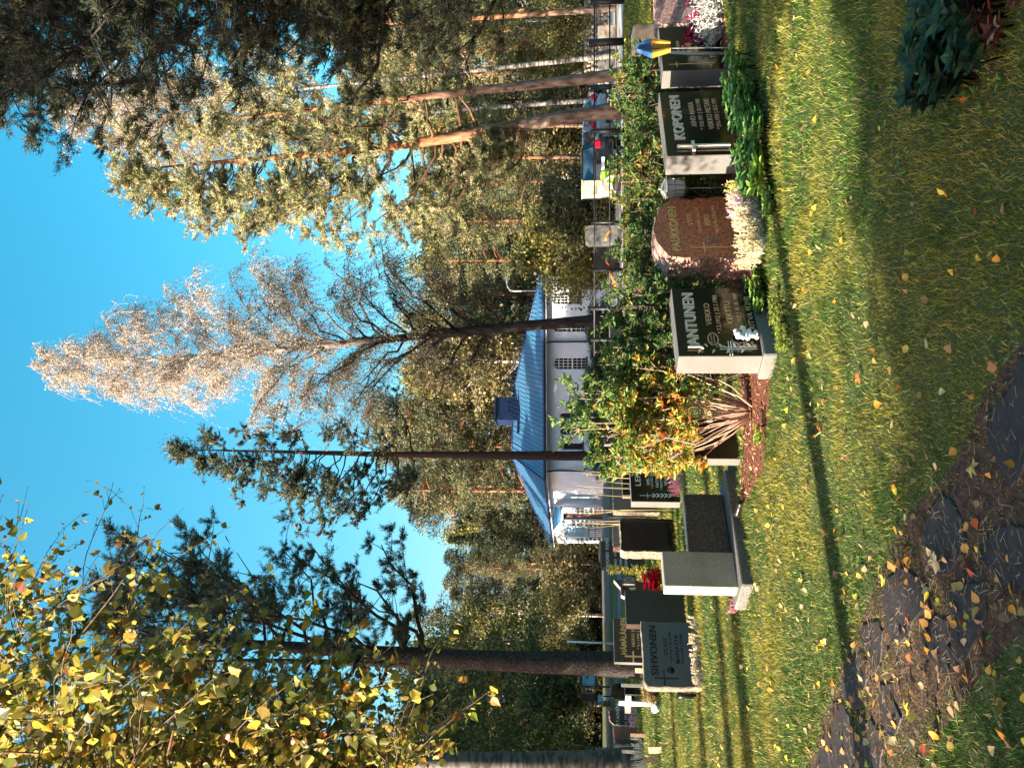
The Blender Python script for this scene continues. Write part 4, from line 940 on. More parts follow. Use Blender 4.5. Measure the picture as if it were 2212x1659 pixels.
r, w, h = stone('gravestone', 'broad blue grey gravestone lettered SIHVONEN with dark cross', 1506, 1486, 1391, 1341, 42, .16, granite('blue grey granite', (.14, .145, .145), (.25, .25, .24), (.07, .07, .07), rough=.5, scale=230), CREAM,
    shape=[(.02, 0), (.985, 0), (1, .2), (.99, .6), (1.0, .99), (.9, 1), (.5, .985), (.07, .99), (.0, .93), (0, .3)], rough=.004, seed=12)
letter(r, 'name_lettering', [('SIHVONEN', w * .55, h - .20, .098, 'CENTER', 1.0)], DARKL, .004)
letter(r, 'inscription', [('OLAVI', w * .60, h - .34, .052, 'CENTER', 1.1), ('* 2.4.1918 † 26.11.1984', w * .60, h - .395, .03, 'CENTER', 1), ('MARJATTA', w * .57, h - .49, .052, 'CENTER', 1.1), ('* 19.12.1923 † 7.5.2003', w * .58, h - .545, .03, 'CENTER', 1)], DARKL)
cross(r, w * .13, .22, h - .14, .22, h - .27, .014, DARKL)
q = MB(); q.lathe([(0, 0), (.048, 0), (.048, .004), (0, .004)], 20); o = q.obj('medallion', DARKL, r); o.location = (w * .25, 0, h - .36); o.rotation_euler = (R(90), 0, 0)
r, w, h = stone('gravestone', 'weathered maroon gravestone with rough pale rim behind the white cross', 1376, 1567, 1316, 1532, 30, .2, granite('dull maroon granite', (.08, .045, .04), (.14, .09, .08), (.03, .02, .02), rough=.4, scale=120), CREAM, rough=.012, seed=14, shape=[(0, 0), (1, 0), (1, .9), (.9, 1), (.3, .98), (.05, .85)])
letter(r, 'inscription', [('VIRTANEN', w * .5, h - .28, .10, 'CENTER', 1), ('AARO 1913-1980', w * .5, h - .48, .07, 'CENTER', 1), ('HELMI 1920-1999', w * .5, h - .62, .07, 'CENTER', 1), ('KALLE 1944', w * .5, h - .76, .07, 'CENTER', 1)], ENGR)
r, w, h = stone('gravestone', 'smooth pinkish brown gravestone with rounded top in the back row', 1378, 1607, 1325, 1568, 25, .2, granite('pink brown granite', (.24, .13, .10), (.30, .18, .14), (.16, .08, .06), rough=.5, scale=100), PINK, shape=[(0, 0), (1, 0), (1, 1), (.6, 1.0), (.1, .96), (0, .88)])
r, w, h = stone('gravestone', 'plain grey gravestone beside the pinkish brown one', 1380, 1651, 1328, 1608, 25, .2, GREYP, DSAWN)
r, w, h = stone('gravestone', 'rounded black gravestone in the shade behind the thin grey grave markers', 1372, 1512, 1320, 1475, 20, .2, POL, DSAWN, shape=[(0, 0), (1, 0), (1, .8), (.85, 1), (.15, 1), (0, .85)])
for Xb, Yl, Xt, Yr, lab, mf in [(1405, 1372, 1318, 1350, '', None)]: pass
for Xb, Yl, Xt, Yr, lab, mf in [(1392, 1117, 1312, 1102, 'small dark block gravestone under the chapel porch railing', DSAWN), (1386, 1500, 1350, 1476, 'low black gravestone in deep shade behind the wooden pegs', POL),
        (1400, 690, 1352, 655, 'grey gravestone glimpsed through the hedge below the leafless birch trunk', GREYD), (1420, 768, 1345, 735, 'black gravestone lettered VIOL glimpsed through the azalea', POL),
        (1362, 960, 1305, 925, 'dark gravestone behind the azalea top', GREYD)]:
    r, w, h = stone('gravestone', lab, Xb, Yl, Xt, Yr, 30, .15, mf, SAWN)
    if 'VIOL' in lab: letter(r, 'name_lettering', [('VIOL', w * .1, h - .25, .14, 'LEFT', 1)], SILV)

# --- grave crosses and pegs
WHITE = mat('white painted wood', (.78, .79, .8), (.85, .85, .86), 12, .45)
def wcross(label, Xb, Y, Xt, arm, zr, th, m_, yaw, dist=None):
    p = gp(Xb, Y); h = top_z(p.x, p.y, Xt); root = thing('grave_cross', label, 'grave cross', (p.x, p.y, 0), R(yaw))
    MB().bbox(-th / 2, th / 2, -.014, .014, -.05, h, .004).obj('upright', m_, root)
    MB().bbox(-arm / 2, arm / 2, -.034, -.0142, h * zr - th / 2, h * zr + th / 2, .004).obj('crossbar', m_, root)
    return root, h
r, hc = wcross('white wooden grave cross with flowers at its foot', 1418, 1521, 1337, .46, .76, .115, WHITE, -22)
MB().box(-.04, .04, -.037, -.0345, hc * .76 - .03, hc * .76 + .03).obj('nameplate', mat('steel plate', (.5, .52, .55), rough=.3, metal=.8), r)
WD = mat('pale pine wood', (.55, .38, .27), (.66, .48, .36), 20, .7)
WG = mat('weathered grey wood', (.12, .13, .12), (.2, .21, .19), 20, .8)
def peg(label, Xb, Y, Xt, wpx, m_, lean=0, thick=.03):
    p = gp(Xb, Y); h = top_z(p.x, p.y, Xt); wd = wpx / F * p.y
    q = MB(); q.bbox(-wd / 2, wd / 2, -thick / 2, thick / 2, -.05, h, .004)
    o = q.obj('grave_marker', m_); o.location = (p.x, p.y, 0); o.rotation_euler = (0, lean, R(12)); o['label'] = label; o['category'] = 'grave marker'; o['group'] = 'temporary wooden grave markers on the lawn'
    return o
o = peg('pale wooden marker with writing plate just left of the SIHVONEN gravestone', 1404, 1419 + 0, 1378 - 16 + 0, 12, WD)
q = text_mesh([('AK', -.035, .24, .05, 'LEFT', .6)]); q.obj('writing', DARKL, o).location = (0, -.0152, 0)
o = peg('pale peg showing at the upper left corner of the SIHVONEN gravestone', 1425, 1449, 1372, 10, WD, 0)
peg('pale wide wooden peg standing alone in the striped grass', 1430, 1619, 1401, 13, WD, R(-3))
peg('brownish leaning wooden peg at the near end of the row', 1420, 1641, 1389, 10, mat('brown wood', (.26, .17, .11), (.34, .23, .15), 20, .8), R(-3))
peg('thin grey wooden stake left of the HÄMÄLÄINEN gravestone', 1392, 1439, 1339, 7, WG)
peg('thin grey wooden stake just beyond the white cross', 1392, 1481, 1342, 7, WG)
peg('thin grey wooden stake in front of the pinkish brown gravestone', 1392, 1624, 1343, 7, WG)
peg('short brown peg below the weathered maroon gravestone', 1396, 1588, 1362, 7, mat('brown wood', (.26, .17, .11)))
# black cylinder vase standing right of SIHVONEN
def blackvase(X, Y, label):
    p = gp(X, Y); q = MB(); q.lathe([(0, 0), (.035, 0), (.035, .16), (.048, .24), (.044, .24), (.03, .2), (0, .2)], 14)
    o = q.obj('grave_vase', mat('black vase', (.012, .012, .012), rough=.3)); o.location = p; o['label'] = label; o['category'] = 'vase'; return o
blackvase(1503, 1503, 'black plastic grave vase standing beside the SIHVONEN gravestone')

# --- grave lantern on a pole
def lantern():
    p = gp(1588, 405, 0); d = p.y; zt = top_z(p.x, p.y, 1424); zb = top_z(p.x, p.y, 1478)
    root = thing('grave_lantern', 'grey metal grave lantern on a thin pole between PAUKKONEN and KOPONEN', 'lantern', (p.x, p.y, 0), R(20))
    gm = mat('grey zinc', (.20, .20, .19), (.33, .33, .31), 30, .5, metal=.3); gl = mat('frosted lantern glass', (.52, .5, .46), (.6, .58, .54), 30, .35, spec=.6)
    MB().tube([(0, 0, -.03), (0, 0, zb - .02)], .006, 8).obj('pole', gm, root)
    q = MB(); hh = zt - zb; a = .075
    v = [(-a * .72, -a * .72, zb), (a * .72, -a * .72, zb), (a * .72, a * .72, zb), (-a * .72, a * .72, zb), (-a, -a, zb + hh * .72), (a, -a, zb + hh * .72), (a, a, zb + hh * .72), (-a, a, zb + hh * .72)]
    g2 = MB(); g2.faces([(x * .95, y * .95, z) for x, y, z in v], [(0, 3, 2, 1), (4, 5, 6, 7), (0, 1, 5, 4), (1, 2, 6, 5), (2, 3, 7, 6), (3, 0, 4, 7)]); g2.obj('glass', gl, root)
    for i in range(4): q.tube([v[i], v[i + 4]], .007, 6); q.tube([v[i], v[(i + 1) % 4]], .008, 6); q.tube([v[i + 4], v[4 + (i + 1) % 4]], .008, 6)
    for i in range(4):
        b0, b1 = np.array(v[i]), np.array(v[(i + 1) % 4]); t0, t1 = np.array(v[i + 4]), np.array(v[4 + (i + 1) % 4])
        q.tube([(b0 + b1) / 2, (t0 + t1) / 2], .004, 5); q.tube([b0 * .45 + t0 * .55, b1 * .45 + t1 * .55], .004, 5)
    q.obj('frame', gm, root)
    q = MB(); zr = zb + hh * .72; q.faces([(-a * 1.25, -a * 1.25, zr), (a * 1.25, -a * 1.25, zr), (a * 1.25, a * 1.25, zr), (-a * 1.25, a * 1.25, zr), (-.025, -.025, zt - .015), (.025, -.025, zt - .015), (.025, .025, zt - .015), (-.025, .025, zt - .015)],
        [(3, 2, 1, 0), (4, 5, 6, 7), (0, 1, 5, 4), (1, 2, 6, 5), (2, 3, 7, 6), (3, 0, 4, 7)]); q.lathe([(0, zt - .015), (.016, zt - .012), (.01, zt + .005), (0, zt + .01)], 8); q.obj('roof', gm, root)
    q = MB(); q.lathe([(.006, zb - .04), (.02, zb - .03), (.012, zb - .012), (.04, zb), (0, zb)], 10); q.obj('socket', gm, root)
lantern()
def lantern2():
    p = gp(1425, 1256); zt = top_z(p.x, p.y, 1346); zb = top_z(p.x, p.y, 1370); a = .07
    root = thing('grave_lantern', 'small black lantern with crossed bars beside the red begonias', 'lantern', (p.x, p.y, 0), R(30))
    bk = mat('black iron', (.02, .02, .02), rough=.5); MB().tube([(0, 0, 0), (0, 0, zb)], .01, 6).obj('pole', bk, root)
    MB().box(-a * .9, a * .9, -a * .9, a * .9, zb, zt).obj('glass', mat('lantern glass', (.25, .26, .27), rough=.2), root)
    q = MB()
    for sx in (-a, a):
        for sy in (-a, a): q.tube([(sx, sy, zb), (sx, sy, zt)], .008, 5)
    for y in (-a, a): q.tube([(-a, y, zb), (a, y, zt)], .006, 5); q.tube([(a, y, zb), (-a, y, zt)], .006, 5)
    q.box(-a * 1.1, a * 1.1, -a * 1.1, a * 1.1, zt, zt + .02); q.box(-a * 1.1, a * 1.1, -a * 1.1, a * 1.1, zb - .02, zb); q.obj('frame', bk, root)
lantern2()
# --- blue and yellow flag standing in front of the boulder
def flag():
    p = at(1440, 102, 7.75)
    root = thing('small_flag', 'small blue over orange yellow paper flag fanned above the black gravestone', 'flag', (p.x, p.y, 0), R(20))
    z1 = top_z(p.x, p.y, 1376); zm = top_z(p.x, p.y, 1407); z0 = top_z(p.x, p.y, 1448)
    def quad(za, zb, wa, wb, off):
        q = MB(); n = 9; t = np.linspace(-1, 1, n)
        v = []
        for z, w_, o2 in ((za, wa, off), (zb, wb, off)):
            for k in t: v.append((k * w_ + o2, .03 * math.cos(k * 5) , z))
        v += [(x, y + .004, z) for x, y, z in v]
        f = []
        for i in range(n - 1): f += [(i, i + 1, n + i + 1, n + i), (2 * n + i, 3 * n + i, 3 * n + i + 1, 2 * n + i + 1)]
        return q.faces(v, f)
    quad(z1, zm, .045, .125, 0).obj('blue_field', mat('blue cloth', (.03, .12, .33), (.04, .15, .4), 30, .7), root)
    quad(zm - .003, z0, .125, .06, 0).obj('yellow_field', mat('orange yellow cloth', (.42, .20, .02), (.52, .27, .03), 30, .7), root)
    MB().tube([(.01, .02, z1 + .02), (-.02, .02, 0)], .005, 6).obj('stick', WG, root)
flag()
q = MB(); p0 = gp(1565, 118); p1 = at(1432, 104, p0.y); q.tube([(0, 0, -.02), (.01, 0, .3), (p1.x - p0.x - .05, .02, top_z(p0.x, p0.y, 1447))], [.026, .024, .022], 10)
o = q.obj('garden_post', mat('grey plastic pipe', (.25, .27, .26), (.34, .36, .35), 15, .5)); o.location = p0; o['label'] = 'slim grey pipe standing in front of the narrow black gravestone'; o['category'] = 'post'
# ================================================================ trees
BARK_DARK = mat('dark bark', (.010, .008, .009), (.045, .036, .033), 14, .95, 1.0, bscale=22, dist=.05)
def pine_bark(name, z0, z1):
    """grey at the foot turning orange up the stem, as a pine's bark does"""
    mt, t, p = principled(name); p.inputs['Roughness'].default_value = .9; p.inputs['Specular IOR Level'].default_value = .2
    tc = t.nodes.new('ShaderNodeTexCoord'); s = t.nodes.new('ShaderNodeSeparateXYZ'); t.links.new(tc.outputs['Object'], s.inputs[0])
    mr = t.nodes.new('ShaderNodeMapRange'); mr.inputs['From Min'].default_value = z0; mr.inputs['From Max'].default_value = z1
    n = t.nodes.new('ShaderNodeTexNoise'); n.inputs['Scale'].default_value = 7; n.inputs['Detail'].default_value = 7
    mp = t.nodes.new('ShaderNodeMapping'); mp.inputs['Scale'].default_value = (1, 1, .35)
    t.links.new(tc.outputs['Object'], mp.inputs[0]); t.links.new(mp.outputs[0], n.inputs['Vector'])
    t.links.new(s.outputs['Z'], mr.inputs['Value'])
    a = t.nodes.new('ShaderNodeValToRGB'); e = a.color_ramp.elements; e[0].position = .35; e[0].color = (.06, .045, .038, 1); e[1].position = .65; e[1].color = (.26, .20, .17, 1)
    b = t.nodes.new('ShaderNodeValToRGB'); e = b.color_ramp.elements; e[0].position = .3; e[0].color = (.16, .06, .03, 1); e[1].position = .7; e[1].color = (.38, .18, .09, 1)
    t.links.new(n.outputs['Fac'], a.inputs['Fac']); t.links.new(n.outputs['Fac'], b.inputs['Fac'])
    mx = t.nodes.new('ShaderNodeMixRGB'); t.links.new(mr.outputs[0], mx.inputs[0]); t.links.new(a.outputs[0], mx.inputs[1]); t.links.new(b.outputs[0], mx.inputs[2])
    t.links.new(mx.outputs[0], p.inputs['Base Color'])
    bm = t.nodes.new('ShaderNodeBump'); bm.inputs['Strength'].default_value = 1; bm.inputs['Distance'].default_value = .05
    t.links.new(n.outputs['Fac'], bm.inputs['Height']); t.links.new(bm.outputs['Normal'], p.inputs['Normal'])
    return mt
def birch_bark(name, white=1.0):
    mt, t, p = principled(name); p.inputs['Roughness'].default_value = .75
    tc = t.nodes.new('ShaderNodeTexCoord'); mp = t.nodes.new('ShaderNodeMapping'); mp.inputs['Scale'].default_value = (1.2, 1.2, 4)
    n = t.nodes.new('ShaderNodeTexNoise'); n.inputs['Scale'].default_value = 3; n.inputs['Detail'].default_value = 7
    t.links.new(tc.outputs['Object'], mp.inputs[0]); t.links.new(mp.outputs[0], n.inputs['Vector'])
    a = t.nodes.new('ShaderNodeValToRGB'); e = a.color_ramp.elements; e[0].position = .42; e[0].color = (.03, .026, .024, 1); e[1].position = .56; e[1].color = (.62 * white, .57 * white, .52 * white, 1)
    t.links.new(n.outputs['Fac'], a.inputs['Fac']); t.links.new(a.outputs[0], p.inputs['Base Color'])
    return mt
BB = birch_bark('birch bark'); BBD = birch_bark('shade dark birch bark', .055)  # the second bark carries trunk shade in its dark colour
NEED = leafmat('pine needles', .15, .55, .35); BL = leafmat('birch foliage', .4, .45, .4)
def spine(base, pts, n=24):
    """smooth stem through (height, dx, dy) points"""
    pts = np.array(pts, float); t = np.linspace(pts[0, 0], pts[-1, 0], n)
    return np.column_stack([np.interp(t, pts[:, 0], pts[:, 1]), np.interp(t, pts[:, 0], pts[:, 2]), t])
def smooth(a, k=3):
    for _ in range(k): a[1:-1] = (a[:-2] + 2 * a[1:-1] + a[2:]) / 4
    return a
PINEC = [((.16, .19, .055), 5), ((.10, .135, .04), 4), ((.22, .24, .09), 3), ((.055, .08, .03), 3), ((.28, .25, .10), 1)]
def pine(name, label, X, Y, d, H, stem, r0, crown0, prof, nb=34, seed=1, clumps=5, per=150, nl=.13, nw=.022, cols=PINEC, bark=None, csize=.42, rise=(.0, .6), bias=None, group=None, bare=0, ntop=6, brbark=None):
    """stem: (height, dx) list; prof: list of (t, reach) from crown foot to tip; bias: (azimuth, strength)"""
    rng = np.random.RandomState(seed); b = at(X, Y, d); root = thing(name, label, 'tree', (b.x, d, 0), 0, group)
    sp = smooth(spine(None, [(h, x, rng.uniform(-.05, .05)) for h, x in stem], 28)); n = len(sp)
    tt = sp[:, 2] / H
    rad = r0 * np.clip(1 - tt, 0.02, 1) ** .75 * (1 + .35 * np.exp(-sp[:, 2] / .5))
    q = MB(); q.tube(sp, rad, 12, jitter=.05, rng=rng)
    q.obj('trunk', bark or pine_bark('pine bark ' + str(seed), H * .18, H * .42), root)
    br = MB(); lf = MB(); prof = np.array(prof)
    for i in range(nb):
        t = (i + rng.uniform(0, 1)) / nb; z = crown0 + (H - crown0) * t; L = np.interp(t, prof[:, 0], prof[:, 1]) * rng.uniform(.7, 1.15)
        az = i * 2.4 + rng.uniform(-.6, .6)
        if bias is not None and rng.rand() < bias[1]: az = bias[0] + rng.uniform(-.8, .8)
        s0 = np.array([np.interp(z, sp[:, 2], sp[:, 0]), np.interp(z, sp[:, 2], sp[:, 1]), z])
        up = rng.uniform(*rise) + .35 * t
        k = 7; s = np.linspace(0, 1, k)
        P = s0 + np.column_stack([math.cos(az) * s * L, math.sin(az) * s * L, up * L * s + (.18 * L) * s ** 2 - .12 * L * np.sin(s * PI)])
        P[1:-1] += rng.normal(0, .05 * L, (k - 2, 3)) * .6
        rb = max(.012, .32 * np.interp(z, sp[:, 2], rad)) if L > .6 else .012
        br.tube(P, rb * (1 - .85 * s) + .004, 5)
        nc = max(2, int(clumps * (.4 + L / 2.5)))
        for c in range(nc):
            u = rng.uniform(.35, 1.0); j = u * (k - 1); a = int(min(j, k - 2)); pt = P[a] + (P[a + 1] - P[a]) * (j - a)
            off = rng.normal(0, 1, 3) * np.array([.28, .28, .14]) * L * .5 * (1.1 - abs(u - .8))
            C = pt + off + [0, 0, .08]
            br.tube([pt, (pt + C) / 2 + rng.normal(0, .04, 3), C], [.012, .009, .004], 4)
            cs = csize * rng.uniform(.6, 1.25)
            ntw = 7
            for w in range(ntw):
                dd = rdir(rng, 1)[0] * [1, 1, .55]; dd[2] += .25
                m = per // ntw; ss = rng.uniform(.15, 1, (m, 1)); pos = C + dd * cs * ss + rng.normal(0, .03, (m, 3)) * cs * 2
                dr = rdir(rng, m) * .75 + dd * .9 + [0, 0, .3]
                col = pick(rng, 1, cols, .3)[0] * rng.uniform(.8, 1.2, (m, 1))
                lf.stamp(NEEDLE[0], NEEDLE[1], pos, dr, rdir(rng, m), nl * rng.uniform(.6, 1.2, m), nw, np.repeat(col, 1, 0) if len(col) == m else col)
                
    for i in range(bare):
        z = crown0 * rng.uniform(.35, .98); az = rng.uniform(0, 6.28); L = rng.uniform(.4, 1.6); s = np.linspace(0, 1, 5)[:, None]
        s0 = np.array([np.interp(z, sp[:, 2], sp[:, 0]), np.interp(z, sp[:, 2], sp[:, 1]), z])
        br.tube(s0 + np.array([math.cos(az), math.sin(az), rng.uniform(-.3, .4)]) * L * s + rng.normal(0, .05, (5, 3)) * s, np.linspace(.02, .004, 5), 4)
    C = sp[-1]
    for w in range(ntop):
        m = per; pos = C + rng.normal(0, .22, (m, 3)) * [1, 1, 1.6]
        lf.stamp(NEEDLE[0], NEEDLE[1], pos, rdir(rng, m) + [0, 0, .6], rdir(rng, m), nl, nw, pick(rng, m, cols))
    br.obj('branches', brbark or bark or BARK_DARK, root); lf.obj('crown', NEED, root)
    return root
def weeping(name, label, X, Y, d, H, stem, r0, crown0, prof, nb=60, seed=1, twigs=11, lpt=13, ls=.055, bark=None, cols=None, topcols=None, split=.5, leaf=BIRCHLEAF, hang=1.0, group=None, steep=1.25, dens=1.0):
    rng = np.random.RandomState(seed); b = at(X, Y, d); root = thing(name, label, 'tree', (b.x, d, 0), 0, group)
    sp = smooth(spine(None, [(h, x, rng.uniform(-.1, .1)) for h, x in stem], 30)); tt = sp[:, 2] / H
    rad = r0 * np.clip(1 - tt, 0.02, 1) ** .8 * (1 + .3 * np.exp(-sp[:, 2] / .6))
    q = MB(); q.tube(sp, rad, 12, jitter=.06, rng=rng); q.obj('trunk', bark or BBD, root)
    br = MB(); lf = MB(); prof = np.array(prof)
    for i in range(nb):
        t = (i + rng.uniform(0, 1)) / nb; z = crown0 + (H - crown0) * t ** .9 * .97
        L = np.interp(t, prof[:, 0], prof[:, 1]) * rng.uniform(.65, 1.15); az = i * 2.4 + rng.uniform(-.5, .5)
        s0 = np.array([np.interp(z, sp[:, 2], sp[:, 0]), np.interp(z, sp[:, 2], sp[:, 1]), z]); k = 8; s = np.linspace(0, 1, k)
        P = s0 + np.column_stack([math.cos(az) * L * s ** 1.1, math.sin(az) * L * s ** 1.1, L * steep * (s - .35 * s ** 3) * rng.uniform(.7, 1.1)])
        P[1:-1] += rng.normal(0, .035 * L, (k - 2, 3))
        rb = max(.014, .33 * np.interp(z, sp[:, 2], rad)); br.tube(P, rb * (1 - .9 * s) + .004, 5)
        subs = [(P, 1.0)]
        for j in range(3 if L > 1.2 else 1):
            a = rng.randint(2, k - 1); az2 = az + rng.uniform(-1.1, 1.1); L2 = L * rng.uniform(.3, .55); s2 = np.linspace(0, 1, 5)
            P2 = P[a] + np.column_stack([math.cos(az2) * L2 * s2, math.sin(az2) * L2 * s2, L2 * (.9 * s2 - .5 * s2 ** 2)]); P2[1:] += rng.normal(0, .04 * L, (4, 3))
            br.tube(P2, rb * .45 * (1 - .85 * s2) + .003, 4); subs.append((P2, .6))
        for Q, wgt in subs:
            kk = len(Q)
            for w in range(int(twigs * wgt * dens * (.5 + L / 3))):
                u = rng.uniform(.25, 1) * (kk - 1); a = int(min(u, kk - 2)); pt = Q[a] + (Q[a + 1] - Q[a]) * (u - a)
                hl = hang * rng.uniform(.35, 1.1) * (.5 + .5 * min(1, L / 2)); az3 = rng.uniform(0, 6.28); s3 = np.linspace(0, 1, 5)
                T = pt + np.column_stack([math.cos(az3) * hl * .55 * s3, math.sin(az3) * hl * .55 * s3, hl * (.25 * s3 - .95 * s3 ** 2)]) + np.vstack([[0, 0, 0], rng.normal(0, .04, (4, 3))])
                br.tube(T, np.linspace(.008, .003, 5), 3, cap=False)
                m = rng.poisson(lpt); uu = rng.uniform(.1, 1, m) * 4; aa = np.minimum(uu.astype(int), 3)
                pos = T[aa] + (T[aa + 1] - T[aa]) * (uu - aa)[:, None] + rng.normal(0, .05, (m, 3))
                dr = rdir(rng, m) + [0, 0, -.7]
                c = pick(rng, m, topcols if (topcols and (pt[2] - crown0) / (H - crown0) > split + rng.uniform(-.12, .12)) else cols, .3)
                lf.stamp(leaf[0], leaf[1], pos, dr, rdir(rng, m), ls * rng.uniform(.7, 1.3, m), ls * .8, c)
    br.obj('branches', bark or BBD, root); lf.obj('crown', BL, root)
    return root

def birch_grad(name, z0, z1):
    mt = pine_bark(name, z0, z1)
    rr_ = [n for n in mt.node_tree.nodes if n.type == 'VALTORGB']
    cs = [((.008, .0075, .0075), (.035, .03, .03)), ((.10, .085, .08), (.60, .54, .50))]  # foot darkened with the trunk's shade; the pale upper bark is its own
    for r_, (a, b) in zip(rr_, cs): r_.color_ramp.elements[0].color = (*a, 1); r_.color_ramp.elements[1].color = (*b, 1)
    return mt
def sxz(z, Y, Y0, d): return (829.5 - Y) / F * (d * math.cos(PITCH) + (z - CAMH) * math.sin(PITCH)) - (829.5 - Y0) / F * d
# --- the tall weeping birch in the middle
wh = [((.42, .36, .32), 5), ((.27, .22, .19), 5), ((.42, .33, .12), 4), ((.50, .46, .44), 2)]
dk = [((.10, .09, .045), 5), ((.16, .13, .06), 3), ((.20, .16, .08), 2), ((.06, .06, .03), 3)]  # lower crown leaves, their shade put into the colour
def X2z(X, d): return top_z(0, d, X)
d = 30.0; H = X2z(55, d)
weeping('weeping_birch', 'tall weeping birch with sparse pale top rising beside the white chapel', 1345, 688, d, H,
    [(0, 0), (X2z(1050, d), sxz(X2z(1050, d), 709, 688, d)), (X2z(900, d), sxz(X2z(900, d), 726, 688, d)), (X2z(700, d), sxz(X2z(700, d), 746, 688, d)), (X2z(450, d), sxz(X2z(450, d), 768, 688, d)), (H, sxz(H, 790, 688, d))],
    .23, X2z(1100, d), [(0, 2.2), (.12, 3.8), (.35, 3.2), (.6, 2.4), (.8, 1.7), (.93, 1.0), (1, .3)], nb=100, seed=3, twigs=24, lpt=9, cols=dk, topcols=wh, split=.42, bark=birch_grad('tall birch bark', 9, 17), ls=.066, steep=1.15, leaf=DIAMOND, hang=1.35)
# --- pine in front of the chapel
d = 35.0; H = X2z(392, d)
darkp = [((.055, .075, .045), 5), ((.04, .055, .035), 4), ((.10, .12, .06), 2), ((.16, .15, .08), 1)]
pine('pine_tree', 'slender pine with straight bare trunk crossing the chapel front', 1330, 985, d, H, [(0, 0), (H * .5, sxz(H * .5, 983, 985, d)), (H, sxz(H, 972, 985, d))], .23,
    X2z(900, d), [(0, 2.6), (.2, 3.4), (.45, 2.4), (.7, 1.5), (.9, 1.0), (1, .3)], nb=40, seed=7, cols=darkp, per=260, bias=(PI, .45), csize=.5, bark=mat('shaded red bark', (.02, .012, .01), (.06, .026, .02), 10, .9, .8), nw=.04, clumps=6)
# --- big pine at the left
d = 16.0; H = X2z(260, d)
pine('pine_tree', 'thick dark pine trunk standing behind the HÄMÄLÄINEN gravestone', 1396, 1434, d, H, [(0, 0), (X2z(1100, d), sxz(X2z(1100, d), 1436, 1434, d)), (X2z(800, d), sxz(X2z(800, d), 1415, 1434, d)), (X2z(550, d), sxz(X2z(550, d), 1398, 1434, d)), (X2z(350, d), sxz(X2z(350, d), 1385, 1434, d)), (H, sxz(H, 1370, 1434, d))], .26,
    X2z(930, d), [(0, 1.6), (.1, 3.0), (.35, 3.2), (.6, 2.6), (.85, 1.6), (1, .6)], nb=34, seed=12, cols=darkp, per=460, csize=.34, nl=.11, nw=.014, bias=(.15, .5), rise=(.15, .75), bark=BARK_DARK, clumps=8)
d = 17.5
pine('pine_tree', 'second dark stem leaning beside the thick dark pine', 1385, 1438, d, X2z(330, d), [(0, 0), (X2z(900, d), sxz(X2z(900, d), 1440, 1438, d)), (X2z(500, d), sxz(X2z(500, d), 1432, 1438, d)), (X2z(330, d), sxz(X2z(330, d), 1445, 1438, d))], .15,
    X2z(620, d), [(0, 1.2), (.5, 1.5), (1, .5)], nb=12, seed=13, cols=darkp, per=250, csize=.32, nl=.11, nw=.02, bias=(PI, .6), bark=BARK_DARK)
# --- right-hand pines
d = 26.0; H = X2z(285, d)
litp = [((.26, .26, .12), 5), ((.17, .18, .08), 4), ((.36, .33, .19), 3), ((.08, .10, .04), 2), ((.38, .34, .20), 1)]
pine('pine_tree', 'leaning orange barked pine with pale lower trunk behind the metal fence', 1352, 236, d, H, [(0, 0), (X2z(1270, d), sxz(X2z(1270, d), 240, 236, d)), (X2z(1000, d), sxz(X2z(1000, d), 290, 236, d)), (X2z(800, d), sxz(X2z(800, d), 318, 236, d)), (X2z(600, d), sxz(X2z(600, d), 335, 236, d)), (H, sxz(H, 362, 236, d))], .25,
    X2z(1130, d), [(0, 1.5), (.15, 2.8), (.35, 3.2), (.6, 2.5), (.8, 1.8), (1, .5)], nb=80, seed=15, cols=litp, per=330, csize=.46, nl=.13, nw=.026, bias=(PI, .5), clumps=7, bark=pine_bark('orange pine bark', 3.2, 6.5), bare=6, brbark=mat('pine branch bark', (.05, .03, .02), (.18, .09, .05), 10, .9))
d = 24.0; H = X2z(480, d)
pine('pine_tree', 'dark slimmer pine leaning beside the orange barked pine', 1360, 158, d, H, [(0, 0), (X2z(1270, d), sxz(X2z(1270, d), 165, 158, d)), (X2z(1000, d), sxz(X2z(1000, d), 193, 158, d)), (X2z(700, d), sxz(X2z(700, d), 228, 158, d)), (H, sxz(H, 255, 158, d))], .18,
    X2z(950, d), [(0, 1.3), (.3, 1.8), (.7, 1.3), (1, .5)], nb=22, seed=16, cols=litp, per=260, csize=.42, nl=.13, nw=.026, clumps=5, bark=pine_bark('slim pine bark', 4, 9), bare=5, brbark=mat('pine branch bark', (.05, .03, .02), (.18, .09, .05), 10, .9))
# --- yellowing birches behind them
yel = [((.42, .33, .07), 4), ((.32, .30, .08), 4), ((.20, .20, .06), 3), ((.50, .36, .10), 2)]
d = 38.0; H = X2z(190, d)
weeping('birch_tree', 'yellowing birch seen through the pines on the right', 1330, 215, d, H, [(0, 0), (H * .6, -.6), (H, -1.2)], .12, X2z(900, d), [(0, 2.4), (.3, 3.2), (.7, 2.4), (1, .5)], nb=70, seed=22, twigs=14, lpt=14, cols=yel, topcols=wh + yel, split=.6, ls=.085, bark=birch_bark('dim birch bark', .4), leaf=DIAMOND)
d = 34.0; H = X2z(110, d)
weeping('birch_tree', 'pale leaved birch behind the dark needles in the right corner', 1330, 120, d, H, [(0, 0), (H, -1.8)], .12, X2z(700, d), [(0, 2.4), (.4, 3.0), (.8, 1.8), (1, .5)], nb=60, seed=23, twigs=14, lpt=14, cols=wh + yel, topcols=wh, split=.5, ls=.08, bark=birch_bark('dim birch bark', .4), leaf=DIAMOND)
